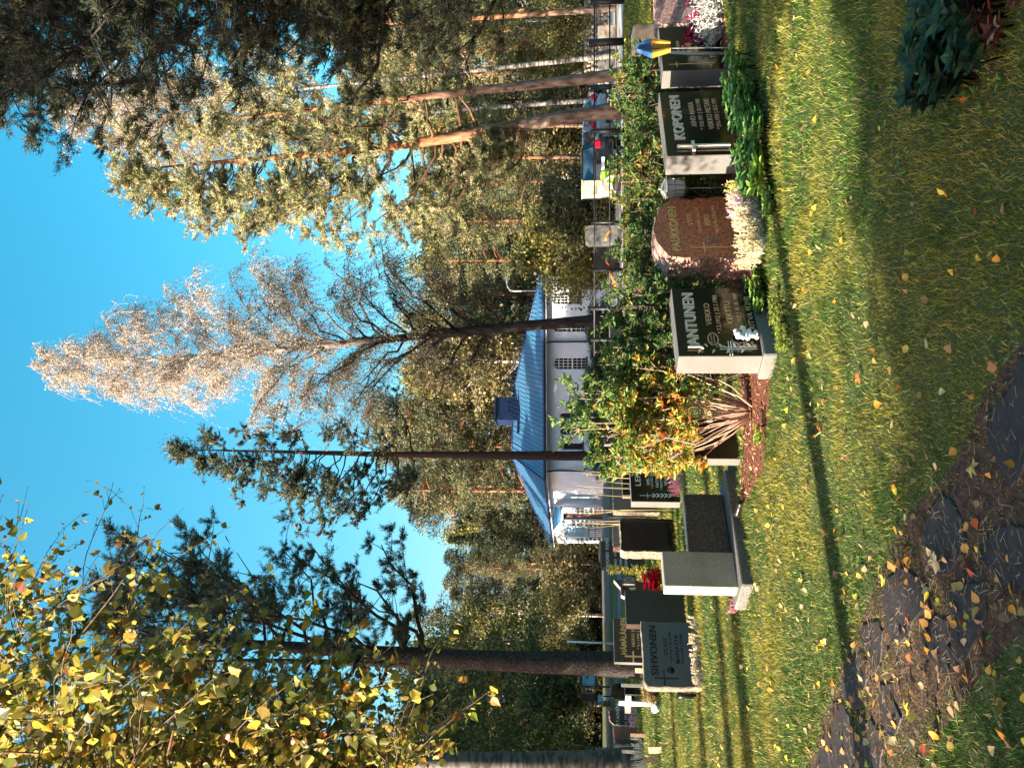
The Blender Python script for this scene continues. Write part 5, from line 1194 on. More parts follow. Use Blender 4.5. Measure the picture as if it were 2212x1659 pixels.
# --- the near dark conifer overhanging from the right edge
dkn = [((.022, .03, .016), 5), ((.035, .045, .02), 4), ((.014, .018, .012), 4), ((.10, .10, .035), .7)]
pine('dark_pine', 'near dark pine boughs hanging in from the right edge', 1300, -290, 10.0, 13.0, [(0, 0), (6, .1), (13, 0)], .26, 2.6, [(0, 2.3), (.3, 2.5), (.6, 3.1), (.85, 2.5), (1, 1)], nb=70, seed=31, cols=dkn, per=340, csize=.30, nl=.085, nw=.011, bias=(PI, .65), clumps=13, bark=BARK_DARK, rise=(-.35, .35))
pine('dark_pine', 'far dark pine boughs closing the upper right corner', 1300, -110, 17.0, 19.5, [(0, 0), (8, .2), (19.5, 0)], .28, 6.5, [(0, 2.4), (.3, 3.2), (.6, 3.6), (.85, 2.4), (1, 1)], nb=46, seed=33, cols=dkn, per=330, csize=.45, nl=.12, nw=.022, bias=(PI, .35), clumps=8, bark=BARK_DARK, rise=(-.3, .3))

# --- near birch at the left, its twigs with large leaves hang into view
def near_birch():
    rng = np.random.RandomState(41); base = Vector((-3.6, 3.3, 0))
    root = thing('birch_tree', 'near birch whose yellow green leaves hang over the left of the view', 'tree', base)
    q = MB(); q.tube([(0, 0, 0), (.05, .05, 2), (0, .1, 4.2), (.1, .1, 6.5)], [.14, .11, .08, .03], 12); q.obj('trunk', BB, root)
    br = MB(); lf = MB()
    C1 = [((.42, .34, .055), 5), ((.56, .48, .10), 2), ((.22, .22, .045), 5), ((.50, .28, .04), 1.6), ((.60, .52, .16), 2), ((.11, .12, .03), 6), ((.30, .11, .03), 1), ((.24, .17, .05), 2.5)]
    # ends of the limbs: picture place and distance
    limbs = [((60, 1320), 3.9), ((-100, 1250), 3.8), ((180, 1360), 3.7), ((330, 1400), 4.2), ((120, 1550), 3.0), ((300, 1480), 3.4), ((480, 1450), 3.6), ((560, 1500), 4.4), ((620, 1560), 3.8), ((700, 1540), 4.4), ((0, 1500), 3.4), ((-150, 1450), 3.2),
             ((400, 1600), 3.0), ((250, 1620), 4.2), ((780, 1620), 4.4), ((130, 1660), 4.6), ((520, 1650), 4.8), ((60, 1440), 4.8), ((380, 1540), 5.0), ((220, 1470), 4.6), ((640, 1640), 3.4), ((840, 1600), 4.8), ((-60, 1600), 4.2), ((450, 1560), 4.0), ((320, 1640), 3.6), ((700, 1600), 3.9), ((40, 1380), 3.0), ((160, 1480), 2.7), ((260, 1400), 3.1), ((400, 1470), 2.9), ((90, 1600), 2.7), ((530, 1560), 3.0), ((330, 1560), 2.6), ((620, 1600), 3.0), ((200, 1640), 2.9), ((440, 1640), 3.2), ((-40, 1350), 3.3), ((760, 1640), 3.4), ((20, 1540), 3.2), ((480, 1520), 3.4), ((820, 1560), 3.8), ((880, 1600), 4.0), ((760, 1500), 3.6), ((860, 1640), 3.2), ((680, 1480), 4.2), ((580, 1450), 4.0)]
    for (X, Y), dd in limbs:
        e = np.array(at(X, Y, dd)) - np.array(base); z0 = np.clip(e[2] * rng.uniform(.75, 1.0) + .4, 1.4, 6.2)
        s0 = np.array([.03, .05, z0]); L = np.linalg.norm(e - s0); k = 9; s = np.linspace(0, 1, k)[:, None]
        P = s0 + (e - s0) * s + np.array([0, 0, .16 * L]) * np.sin(s * PI) + rng.normal(0, .03 * L, (k, 3)) * np.sin(s * PI)
        br.tube(P, np.linspace(.02, .003, k), 6)
        for w in range(24):
            u = rng.uniform(.3, 1) * (k - 1); a = int(min(u, k - 2)); pt = P[a] + (P[a + 1] - P[a]) * (u - a)
            tl = rng.uniform(.2, .7); dr0 = (e - s0) / L + rng.normal(0, .55, 3); dr0 /= np.linalg.norm(dr0); n5 = 6; s3 = np.linspace(0, 1, n5)[:, None]
            T = pt + dr0 * tl * s3 + np.array([0, 0, -.45 * tl]) * s3 ** 2 + rng.normal(0, .012, (n5, 3)) * s3
            br.tube(T, np.linspace(.0035, .001, n5), 4, cap=False)
            m = rng.poisson(24); uu = rng.uniform(.08, 1, m) * (n5 - 1); aa = np.minimum(uu.astype(int), n5 - 2)
            pos = T[aa] + (T[aa + 1] - T[aa]) * (uu - aa)[:, None]; out = rdir(rng, m); out[:, 2] -= .55
            pos = pos + out * .02
            col = pick(rng, m, C1, .3); Ls = rng.uniform(.022, .058, m)
            lf.stamp(BIRCHLEAF[0], BIRCHLEAF[1], pos, out, rdir(rng, m), Ls, Ls * rng.uniform(.75, 1.05, m), col)
    # two thin free sprays reaching right against the sky
    for pts, n in (([(-60, 1480), (30, 1330), (-20, 1170), (10, 1060), (-30, 990)], 16), ([(70, 1330), (190, 1290), (170, 1220), (230, 1100), (245, 1040)], 20), ([(60, 1300), (250, 1250), (330, 1140), (290, 1180)], 14), ([(150, 1400), (290, 1230), (300, 1120), (310, 1090)], 12), ([(0, 1400), (-30, 1200), (40, 1140), (60, 1050)], 12)):
        P = np.array([np.array(at(X, Y, 3.3)) - np.array(base) for X, Y in pts]); t = np.linspace(0, len(P) - 1, 14); P = np.column_stack([np.interp(t, range(len(P)), P[:, c]) for c in range(3)]); P = smooth(P)
        br.tube(P, np.linspace(.004, .0012, 14), 4, cap=False)
        for w in range(n):
            a = rng.randint(1, 13); dr0 = rdir(rng, 1)[0] * .8 + (P[min(a + 1, 13)] - P[a - 1]) * 4; dr0 /= np.linalg.norm(dr0); tl = rng.uniform(.03, .14)
            T = P[a] + dr0 * tl * np.linspace(0, 1, 4)[:, None]; br.tube(T, [.0015, .0012, .001, .0008], 3, cap=False)
            for k2 in range(rng.randint(1, 3)):
                o = rdir(rng, 1)[0]; Ls = rng.choice([.012, .018, .035, .048], p=[.4, .3, .2, .1])
                lf.stamp(BIRCHLEAF[0], BIRCHLEAF[1], [T[-1 - k2]], [o], rdir(rng, 1), Ls, Ls * .9, pick(rng, 1, [((.10, .10, .03), 3), ((.20, .15, .05), 2), ((.30, .12, .04), 1), ((.4, .3, .08), 1)]))
    br.obj('branches', mat('brown twig', (.07, .04, .03), (.2, .13, .08), 30, .8), root); lf.obj('crown', leafmat('near birch leaf', .55, .45, .45), root)
near_birch()
# pale trunk at the left edge
weeping('birch_tree', 'pale trunk rising at the far left edge of the view', 1388, 1650, 19.0, 14.0, [(0, 0), (3, -.05), (6, -.2), (14, -.5)], .30, 5.5, [(0, 1.6), (.5, 2.0), (1, .4)], nb=30, seed=44, twigs=9, lpt=9, cols=yel, ls=.05, bark=birch_bark('grey bark', .16), leaf=LEAF)
# ================================================================ woodland behind
def conifer_mesh(seed, H, Rr, cols, z0=.08, n=9000, size=.34):
    rng = np.random.RandomState(seed); q = MB(); q.tube([(0, 0, 0), (0, 0, H * .97)], [.16 * H / 16, .02], 7)
    lf = MB(); k = int(n / 22); t = rng.rand(k) ** .8; z = H * (z0 + (1 - z0) * t); az = rng.uniform(0, 6.28, k); Lr = Rr * (1 - t) ** .8 * rng.uniform(.6, 1.12, k) + .15
    for i in range(k):
        s = rng.uniform(.15, 1, 22); dirv = np.array([math.cos(az[i]), math.sin(az[i]), -.22]); P = np.array([0, 0, z[i]]) + dirv * Lr[i] * s[:, None] + rng.normal(0, .12, (22, 3)) * Lr[i] ** .5
        P[:, 2] += .18 * Lr[i] * s ** 2
        dr = dirv * .8 + rdir(rng, 22) * .8; dr[:, 2] -= .2
        lf.stamp(DIAMOND[0], DIAMOND[1], P, dr, rdir(rng, 22), size * rng.uniform(.5, 1.1, 22), size * .32, pick(rng, 22, cols, .3))
    return q, lf
def pine_far_mesh(seed, H, Rr, cols, z0=.4, n=9000, size=.30):
    rng = np.random.RandomState(seed); q = MB(); bx = rng.uniform(-.4, .4)
    q.tube(smooth(np.array([(0, 0, 0), (bx * .3, 0, H * .3), (bx * .8, .1, H * .6), (bx, 0, H * .95)])), [.20, .16, .11, .03], 8); lf = MB(); nc = 75; m = int(n / nc)
    for i in range(nc):
        t = rng.rand() ** .85; z = H * (z0 + (1 - z0) * t); r = Rr * (math.sin(min(1, .35 + t * .65) * PI) ** .6 + .12) * rng.uniform(.2, 1.0); az = rng.uniform(0, 6.28)
        C = np.array([bx * t + r * math.cos(az), r * math.sin(az), z]); q.tube([(bx * t * .9, 0, z - .25 * r), (C + [bx * t, 0, z - .1]) / 2, C], [.04, .03, .01], 4)
        dd = rdir(rng, m); P = C + dd * [.75, .75, .38] * rng.uniform(.5, 1.05, (m, 1)) * rng.uniform(.7, 1.2)
        lf.stamp(DIAMOND[0], DIAMOND[1], P, dd + rdir(rng, m) * .6 + [0, 0, .4], rdir(rng, m), size * rng.uniform(.5, 1.1, m), size * .28, pick(rng, 1, cols, .25)[0] * rng.uniform(.75, 1.25, (m, 1)))
    return q, lf
def leafy_mesh(seed, H, Rr, cols, z0=.15, n=9000, size=.22, nc=60, trunks=1):
    rng = np.random.RandomState(seed); q = MB()
    for k in range(trunks):
        a = k * 2.1; e = (.0 if trunks == 1 else .6)
        q.tube(smooth(np.array([(e * math.cos(a) * .3, e * math.sin(a) * .3, 0), (e * math.cos(a), e * math.sin(a), H * .3), (e * math.cos(a) * 1.6, e * math.sin(a) * 1.6, H * .65), (0, 0, H * .93)])), np.array([.15, .12, .08, .02]) * (1 if trunks == 1 else .7), 7)
    lf = MB(); m = int(n / nc)
    for i in range(nc):
        t = rng.rand(); z = H * (z0 + (1 - z0) * t); r = Rr * math.sqrt(max(.03, 1 - (2 * t - .85) ** 2 / 1.35)) * rng.uniform(.15, 1.0); az = rng.uniform(0, 6.28)
        C = np.array([r * math.cos(az), r * math.sin(az), z]); q.tube([(0, 0, max(.2, z - r)), C], [.03, .008], 4)
        dd = rng.normal(0, 1, (m, 3)); P = C + dd * [.5, .5, .42] * Rr * .30
        lf.stamp(DIAMOND[0], DIAMOND[1], P, rdir(rng, m) + [0, 0, -.4], rdir(rng, m), size * rng.uniform(.5, 1.2, m), size * .7, pick(rng, m, cols, .3))
    return q, lf
gdark = [((.03, .045, .02), 5), ((.02, .03, .015), 4), ((.06, .07, .03), 2)]
golive = [((.12, .125, .055), 5), ((.07, .08, .035), 4), ((.19, .175, .09), 2), ((.035, .045, .02), 3)]
gyel = [((.26, .23, .05), 5), ((.17, .17, .045), 4), ((.36, .27, .07), 2), ((.09, .10, .03), 4)]
gbrown = [((.15, .125, .06), 4), ((.10, .095, .045), 5), ((.36, .26, .09), 2), ((.12, .11, .04), 3)]
PROTO = {}
for i, (nm, fn) in enumerate([('spruce0', lambda: conifer_mesh(1, 17, 2.8, gdark)), ('spruce1', lambda: conifer_mesh(2, 17, 2.3, golive)), ('pine0', lambda: pine_far_mesh(3, 17, 2.6, golive)), ('pine1', lambda: pine_far_mesh(4, 17, 2.3, gdark + golive, z0=.5)), ('pine2', lambda: pine_far_mesh(5, 17, 2.9, golive, z0=.3, n=11000)),
        ('leaf0', lambda: leafy_mesh(6, 12, 2.8, gyel, n=12000)), ('leaf1', lambda: leafy_mesh(7, 12, 2.6, gbrown, n=10000)), ('leaf2', lambda: leafy_mesh(8, 12, 3.0, golive + gyel, n=12000)), ('bush0', lambda: leafy_mesh(9, 4, 1.9, gyel, z0=.05, n=9000, size=.15, trunks=4)), ('bush1', lambda: leafy_mesh(10, 4, 1.9, golive, z0=.05, n=9000, size=.15, trunks=4)), ('bush2', lambda: leafy_mesh(14, 4, 1.9, gbrown, z0=.05, n=8000, size=.15, trunks=4))]):
    a, b = fn(); PROTO[nm] = (a.mesh(nm + '_trunk', BB if nm.startswith('leaf') else (pine_bark('far pine bark', 2, 7) if nm.startswith('pine') else BARK_DARK)), b.mesh(nm + '_crown', NEED if nm[:4] in ('spru', 'pine') else BL))
def plant_tree(kind, x, y, H, rz, name, label, group=None, squash=1.0):
    base = {'s': 17, 'p': 17, 'l': 12, 'b': 4}[kind[0]]; s = H / base
    r = thing(name, label, 'tree' if kind[0] != 'b' else 'bush', (x, y, 0), rz, group); r.scale = (s * squash, s * squash, s)
    for k, nm in enumerate(('trunk', 'crown')):
        o = bpy.data.objects.new(nm, PROTO[kind][k]); COL.objects.link(o); o.parent = r
    return r
KN = {'s': 'spruce_tree', 'p': 'pine_tree', 'l': 'birch_tree', 'b': 'bush'}
KL = {'spruce0': 'dark green spruce in the woodland beyond the cemetery', 'spruce1': 'olive green spruce in the woodland beyond the cemetery', 'pine0': 'sunlit olive pine in the woodland beyond the cemetery', 'pine1': 'shaded bare stemmed pine in the woodland beyond the cemetery', 'pine2': 'broad bushy pine in the woodland beyond the cemetery',
      'leaf0': 'yellow leaved birch in the woodland beyond the cemetery', 'leaf1': 'brown leaved birch in the woodland beyond the cemetery', 'leaf2': 'yellow green birch in the woodland beyond the cemetery', 'bush0': 'yellow green bush at the woodland edge', 'bush1': 'olive green bush at the woodland edge', 'bush2': 'brown autumn bush at the woodland edge'}
rng = np.random.RandomState(77)
# skyline of the wood: picture column -> picture row of its top
SKY = np.array([(-200, 560), (0, 620), (100, 700), (200, 780), (300, 900), (420, 880), (500, 885), (560, 900), (640, 890), (720, 880), (820, 850), (900, 800), (1000, 830), (1080, 870), (1140, 920), (1200, 960), (1260, 950), (1330, 900), (1420, 880), (1500, 850), (1600, 830), (1750, 800), (1900, 800)])
for row, (d0, step, lift) in enumerate([(82, 62, 0), (72, 70, 25), (64, 84, 60)]):
    Y = -190 + row * 23
    while Y < 1860:
        dd = d0 + rng.uniform(-3.5, 3.5); Xt = np.interp(Y, SKY[:, 0], SKY[:, 1]) + lift + rng.uniform(-15, 55); H = top_z(0, dd, Xt)
        p = at(1300, Y, dd)
        left = Y > 1380
        kind = rng.choice(['spruce0', 'spruce1', 'pine0', 'pine1', 'pine2', 'leaf0', 'leaf1', 'leaf2'], p=[.10, .12, .22, .14, .20, .08, .07, .07] if not left else [.08, .05, .10, .14, .07, .25, .12, .19])
        plant_tree(kind, p.x, dd, H, rng.uniform(0, 6.28), KN[kind[0]], KL[kind], 'woodland trees beyond the cemetery: ' + kind[:-1].replace('leaf', 'birch'), squash=rng.uniform(.85, 1.15))
        Y += step * rng.uniform(.75, 1.25)
# nearer single trees
def single(kind, X, Y, d, Xt, label, sq=1.0, nm=None):
    p = at(X, Y, d); plant_tree(kind, p.x, d, top_z(0, d, Xt), rng.uniform(0, 6.28), nm or KN[kind[0]], label, squash=sq)
single('pine2', 1320, 470, 44, 885, 'sunlit bushy pine standing right of the chapel roof', 1.0)
single('pine0', 1320, 560, 50, 930, 'smaller pine at the right end of the chapel', 1.1)
single('bush0', 1320, 530, 36, 1120, 'large yellow green bush behind the grey boulder and fence', 1.15)
single('bush1', 1320, 455, 35, 1160, 'olive bush behind the beige cabinet', 1.3)
single('pine2', 1320, 390, 38, 900, 'bushy olive pine filling the gap above the black car', .9)
single('pine2', 1320, 270, 42, 880, 'olive pine behind the orange barked trunk', 1.0)
single('spruce0', 1320, 210, 45, 940, 'dark spruce between the two leaning pine trunks', 1.0)
single('pine2', 1320, 80, 44, 930, 'olive pine behind the pale poles at the right', 1.0)
single('bush0', 1320, 603, 38, 1205, 'dark leaved bush overlapping the right end of the chapel wall', .75)
single('pine1', 1320, 340, 40, 930, 'shaded pine behind the parked cars', 1.1)
single('bush2', 1300, 330, 52, 1130, 'brown autumn bush behind the parked cars', 1.8)
single('bush2', 1300, 200, 52, 1120, 'brown autumn bush beyond the pine trunks', 1.8)
single('leaf0', 1300, 130, 46, 1080, 'golden bush shaped birch beyond the parking yard', 1.1)
single('leaf2', 1300, 40, 40, 1000, 'sunlit yellow green birch behind the dark boughs at the right', 1.0)
single('pine1', 1300, 20, 33, 700, 'orange stemmed pine at the right edge', 1.0)
single('leaf2', 1330, 1520, 40, 880, 'broad yellow green birch filling the gap left of the thick pine', 1.25)
single('leaf0', 1330, 1440, 46, 900, 'golden birch directly behind the thick pine trunk', 1.1)
single('leaf0', 1330, 1620, 36, 940, 'yellow birch near the left edge beyond the lawn', 1.1)
single('leaf2', 1330, 1330, 52, 1000, 'brownish green birch left of the chapel, beyond the road', 1.0)
single('pine2', 1330, 1230, 60, 1030, 'pine with broken red branches just left of the chapel porch', .9)
single('pine2', 1330, 900, 64, 800, 'tall dark pine directly behind the chapel roof turret', 1.1)
single('pine2', 1330, 1060, 62, 845, 'tall olive pine behind the chapel hip roof', 1.1)
single('leaf1', 1330, 780, 60, 890, 'brownish birch behind the middle of the chapel roof', 1.2)
for k in range(34):      # low undergrowth along the foot of the wood
    Y = -60 + k * 56 + rng.uniform(-20, 20); dd = rng.uniform(54, 60) if not (560 < Y < 1240) else rng.uniform(66, 70)
    kind = rng.choice(['bush0', 'bush1', 'bush2'], p=[.25, .5, .25]); p = at(1300, Y, dd); plant_tree(kind, p.x, dd, rng.uniform(2.5, 5), rng.uniform(0, 6), 'bush', KL[kind], 'undergrowth bushes at the woodland edge', squash=1.6)
# off to the left: trees outside the view that shade the near lawn and the chapel
def off(kind, x, y, H, sq, label): plant_tree(kind, x, y, H, 1.0, KN[kind[0]], label, squash=sq)
ca, sa = math.cos(SUN_AZ), math.sin(SUN_AZ)
L0 = np.array([-1.0, 4.4])
for s, o, H, sq, kind in [(12.5, -1.7, 7.0, 1.7, 'spruce0'), (17, -2.1, 8.6, 1.5, 'spruce0'), (14.5, -5.2, 8, 1.9, 'spruce1'), (15.5, -2.6, 7.6, 1.5, 'leaf2'), (12.5, -4.4, 7, 1.8, 'leaf0'), (16, -6.8, 11, 1.6, 'leaf2'), (13, -8.0, 12, 1.7, 'spruce0'), (20, -5.2, 12, 1.5, 'spruce0'), (17, -10.5, 13, 1.7, 'leaf2')]:
    p = L0 - s * np.array([ca, sa]) + (-o) * np.array([sa, -ca])
    r = plant_tree(kind, p[0], p[1], H, 1.0, KN[kind[0]], 'bushy tree outside the view to the left, shading the near lawn', 'trees shading the near lawn', squash=sq)
for k, (x, y) in enumerate([(-27, 33), (-31, 38), (-25, 37.5), (-34, 34), (-29, 29)]):
    plant_tree('spruce0', x, y, 19, 1.0, 'spruce_tree', 'dense spruce outside the view, shading the chapel', 'trees shading the chapel', squash=1.9)
for k, (x, y) in enumerate([(-23, 30), (-25.5, 26.5), (-22, 26), (-28, 23)]):
    plant_tree('pine2', x, y, 19, k, 'pine_tree', 'broad pine outside the view, shading the chapel', 'trees shading the chapel', squash=1.5)
for x, y, H in [(-16.7, 19.3, 17), (-22.5, 24.3, 20), (-19.5, 22, 17)]:
    plant_tree('spruce0', x, y, H, 2.0, 'spruce_tree', 'dense spruce outside the view, shading the far lawn and birch stem', 'spruces left of the far lawn', squash=1.5)
for k, (x, y, H) in enumerate([(-9, -9, 12), (-4, -13, 14), (2, -9, 12), (7, -12, 15), (12, -7, 14)]):  # unseen trees added to cut sky light and darken stone reflections
    plant_tree(['spruce0', 'pine1'][k % 2], x, y, H, k, KN['sp'[k % 2]], 'dark conifer standing behind the camera', 'conifers behind the camera', squash=1.7)
for x, y, H in [(-18.9, 8.7, 16), (-20.4, 7.2, 17)]:
    plant_tree('pine1', x, y, H, 1.0, 'pine_tree', 'bare stemmed pine outside the view, its crown shading the thick pine trunk', 'pines shading the thick pine trunk', squash=1.5)
for k in range(9):
    Y = 690 + k * 38; dd = 43.5 + rng.uniform(-1, 1); p = at(1300, Y, dd); plant_tree('bush1', p.x, dd, rng.uniform(.8, 1.3), k, 'clipped_bush', 'low dark bush growing along the foot of the chapel wall', 'low bushes along the foot of the chapel wall', squash=2.2)
# tall bare stemmed pines to the left: their stems draw the thin shadows across the lawn
for (x, y), s, H in [((-4.6, 9.7), 11, 23), ((-3.5, 6.95), 13, 24), ((-3.9, 7.9), 19, 23), ((-5.5, 12.6), 16, 24)]:
    plant_tree('pine1', x - s * ca, y - s * sa, H, s, 'pine_tree', 'tall bare stemmed pine outside the view to the left', 'pines left of the lawn')
for (x, y), s, H in [((-9.2, 19.5), 15, 9), ((-10, 24), 16, 11), ((-11, 29), 18, 12)]:
    plant_tree('leaf2', x - s * ca, y - s * sa, H, s, 'birch_tree', 'leafy birch outside the view, shading the far lawn', 'birches left of the lawn', squash=1.1)
# ================================================================ shrubs and flowers by the graves
SHR = leafmat('shrub leaf', .3, .5, .3)
hedge_c = [((.045, .10, .025), 5), ((.07, .14, .03), 4), ((.03, .06, .02), 4), ((.13, .20, .05), 2), ((.16, .15, .04), 1)]
def shrub(label, X, Y, d, H, wid, cols, seed, n=1500, ls=.045, name='shrub', stems=14, spread=.35, low=.12, stemcol=None, depth=None, cat='shrub', aspect=.42, upleaf=.4, bandcols=None):
    rng = np.random.RandomState(seed); p = at(X, Y, d); root = thing(name, label, cat, (p.x, d, 0)); br = MB(); lf = MB(); depth = depth or wid * .7
    per = int(n / stems / 6)
    for i in range(stems):
        az = rng.uniform(0, 6.28); r = math.sqrt(rng.rand()); e = np.array([wid * .5 * r * math.cos(az), depth * .5 * r * math.sin(az), H * rng.uniform(.72, 1.03) * (1 - .25 * r * r)])
        s0 = np.array([e[0] * spread, e[1] * spread, 0]); k = 7; s = np.linspace(0, 1, k)[:, None]
        P = s0 + (e - s0) * s + np.array([e[0], e[1], 0]) * .25 * np.sin(s * PI) + rng.normal(0, .03, (k, 3)) * np.sin(s * PI)
        br.tube(P, np.linspace(.008, .002, k), 5)
        for j in range(6):
            u = rng.uniform(max(low, .15), 1) * (k - 1); a = int(min(u, k - 2)); pt = P[a] + (P[a + 1] - P[a]) * (u - a)
            dr = rdir(rng, 1)[0] * [1, 1, .5] + [0, 0, .5]; L = rng.uniform(.08, .24) * min(1.2, H); T = pt + dr * L * np.linspace(0, 1, 4)[:, None] + rng.normal(0, .008, (4, 3))
            br.tube(T, [.003, .0025, .002, .0012], 3, cap=False)
            m = per; tpos = rng.uniform(.2, 1.05, m) ** .7; pos = pt + dr * L * tpos[:, None] + rng.normal(0, .018, (m, 3))
            dd = rdir(rng, m) * [1, 1, .6]; dd[:, 2] += upleaf
            pos = pos[:]; hfrac = pos[:, 2] / H
            if bandcols is None: c = pick(rng, m, cols, .3)
            else:
                c = np.where((hfrac + rng.normal(0, .12, m) > bandcols[0])[:, None], pick(rng, m, cols, .3), pick(rng, m, bandcols[1], .3))
            Ls = ls * rng.uniform(.6, 1.3, m); lf.stamp(LEAF[0], LEAF[1], pos, dd, rdir(rng, m), Ls, Ls * aspect, c)
    br.obj('stems', stemcol or mat('shrub stems', (.10, .06, .045), (.20, .13, .10), 30, .8), root); lf.obj('leaves', SHR, root)
    return root
# hedge of separate azalea bushes right behind the row of stones
HB = [('dark green bush behind the right edge of the KOPONEN gravestone', 1500, 205, 8.9, 1.02, 1.0, 51), ('green bush directly behind the KOPONEN gravestone', 1500, 300, 8.4, 1.05, 1.0, 52),
      ('bush with rusty sprigs behind the grey grave lantern', 1500, 395, 8.2, 1.10, .95, 53), ('dark green bush directly behind the PAUKKONEN gravestone', 1500, 505, 8.1, 1.06, 1.0, 54),
      ('dark green bush in the gap between PAUKKONEN and JANTUNEN', 1500, 600, 8.1, 1.05, .9, 55), ('green bush behind the right half of the JANTUNEN gravestone', 1500, 690, 7.1, 1.14, .9, 56), ('green bush behind the left corner of the JANTUNEN gravestone', 1500, 770, 7.0, 1.05, .8, 57),
      ('yellowing bush between the KOPONEN gravestone and the narrow black one', 1500, 160, 9.2, 1.0, .8, 58)]
for i, (lab, X, Y, d, H, wd, sd_) in enumerate(HB):
    cc = hedge_c if i not in (2, 7) else hedge_c + [((.30, .14, .04), 5 if i == 2 else 1), ((.34, .28, .05), 5 if i == 7 else 1)]
    shrub(lab, X, Y, d, H * 1.12, wd, cc, sd_, n=6500, stems=28, ls=.052, low=.02, spread=.6)
# azalea with yellow and orange leaves over bare fanned stems
shrub('tall azalea with green top, yellow orange leaves and bare pale stems', 1600, 888, 6.95, 1.62, 1.15, [((.08, .17, .04), 5), ((.14, .24, .05), 4), ((.05, .10, .03), 3), ((.24, .28, .06), 2)], 61, n=11000, stems=44, ls=.058, spread=.10, low=.40,
      stemcol=mat('pale azalea stems', (.36, .23, .18), (.52, .36, .28), 30, .7), bandcols=(.66, [((.40, .36, .05), 5), ((.26, .32, .06), 4), ((.48, .22, .04), 3), ((.55, .09, .03), 1.6), ((.18, .28, .06), 2)]), depth=.9)
def heather(label, X, Y, wid, dep, hh, cols, seed, n=2600, name='heather', tuft=70):
    rng = np.random.RandomState(seed); p = gp(X, Y); root = thing(name, label, 'flowers', p, R(40)); fl = MB(); gr = MB()
    for i in range(tuft):
        bx, by = rng.uniform(-wid / 2, wid / 2), rng.uniform(-dep / 2, dep / 2); hx = hh * rng.uniform(.6, 1.1); lean = np.array([bx * .4 + rng.normal(0, .02), by * .4 + rng.normal(0, .02), 1.0])
        top = np.array([bx, by, 0]) + lean * hx; gr.tube([(bx * .6, by * .6, 0), top * [1, 1, .5], top], [.003, .002, .001], 3, cap=False)
        m = int(n / tuft); t = rng.uniform(.35, 1, m); pos = np.array([bx, by, 0]) + lean * hx * t[:, None] + rng.normal(0, .005, (m, 3)) * (1.4 - t[:, None])
        ci = cols[min(len(cols) - 1, int((bx / wid + .5) * len(cols)))]
        fl.stamp(DIAMOND[0], DIAMOND[1], pos, rdir(rng, m) + [0, 0, 1.2], rdir(rng, m), .022, .009, pick(rng, m, ci, .2))
        m2 = 8; gr.stamp(NEEDLE[0], NEEDLE[1], np.array([bx * .8, by * .8, 0]) + lean * hx * rng.uniform(.1, .45, (m2, 1)), rdir(rng, m2) + [0, 0, .8], rdir(rng, m2), .025, .006, (.10, .13, .07))
    gr.obj('stems', leafmat('heather green', .2, .6, .3), root); fl.obj('blossom', leafmat('heather bloom', .3, .6, .2), root)
cream_ = [((.72, .62, .38), 4), ((.62, .50, .24), 3), ((.8, .72, .5), 2)]; pinkc = [((.62, .42, .50), 4), ((.70, .60, .62), 3), ((.42, .10, .26), .7)]; yel_ = [((.62, .58, .16), 4), ((.70, .64, .28), 3)]
heather('row of cream, pink and yellow heather in front of the PAUKKONEN gravestone', 1645, 476, .92, .20, .235, [cream_, cream_, cream_, pinkc, yel_], 71, n=7000, tuft=190)
heather('pink heather in front of the LEHTO gravestone', 1478, 1035, .45, .2, .22, [[((.95, .32, .42), 5), ((.95, .6, .65), 3), ((.7, .2, .28), 1)]], 72, n=2200)
heather('darker pink heather beside the azalea foot, right of the LEHTO gravestone', 1480, 975, .3, .2, .3, [[((.5, .2, .34), 4), ((.66, .4, .5), 2)]], 79, n=1200)
heather('white heather tufts at the foot of the SIHVONEN gravestone', 1514, 1408, .95, .10, .13, [[((.72, .62, .46), 4), ((.82, .76, .62), 3), ((.45, .34, .22), 2)]], 73, n=2600, tuft=80)
heather('low pink sedum at the left end of the two slab monument plinth', 1600, 1292, .3, .15, .12, [[((.45, .16, .20), 4), ((.5, .28, .28), 2)]], 74, n=900, tuft=30)
heather('pink and white flowers before the weathered maroon gravestone', 1378, 1545, .5, .2, .28, [[((.7, .2, .4), 3), ((.8, .6, .65), 3), ((.15, .2, .08), 2)]], 75, n=900, tuft=40)
heather('silvery grey foliage before the plain grey gravestone', 1392, 1630, .9, .3, .3, [[((.35, .37, .37), 3), ((.5, .52, .5), 2)]], 76, n=1500, tuft=60)
def rosette(label, X, Y, wid, dep, hh, ls, cols, seed, n=160, name='perennial', up=.7, aspect=.5, tpl=LEAF, cat='plant', rz=40):
    rng = np.random.RandomState(seed); p = gp(X, Y); root = thing(name, label, cat, p, R(rz)); lf = MB(); st = MB()
    k = max(4, n // 9)
    for i in range(k):
        c = np.array([rng.uniform(-.5, .5) * wid, rng.uniform(-.5, .5) * dep, 0]); hx = hh * rng.uniform(.45, 1.0); top = c + [rng.normal(0, .02), rng.normal(0, .02), hx]
        st.tube([c, (c + top) / 2 + rng.normal(0, .008, 3), top], [.005, .004, .003], 5)
        for lev in range(3):
            m = 4 if lev < 2 else 5; a = rng.uniform(0, 6.28) + np.arange(m) * 2 * PI / m; zz = c + (top - c) * (.5 + .25 * lev)
            dr = np.column_stack([np.cos(a), np.sin(a), np.full(m, up * rng.uniform(.3, 1.0))]); lf.stamp(tpl[0], tpl[1], np.tile(zz, (m, 1)), dr, np.tile([0, 0, 1.], (m, 1)), ls * rng.uniform(.7, 1.15, m), ls * aspect, pick(rng, m, cols, .2))
    st.obj('stems', leafmat('soft stem', .2, .6, .3), root); lf.obj('leaves', SHR, root)
    return root
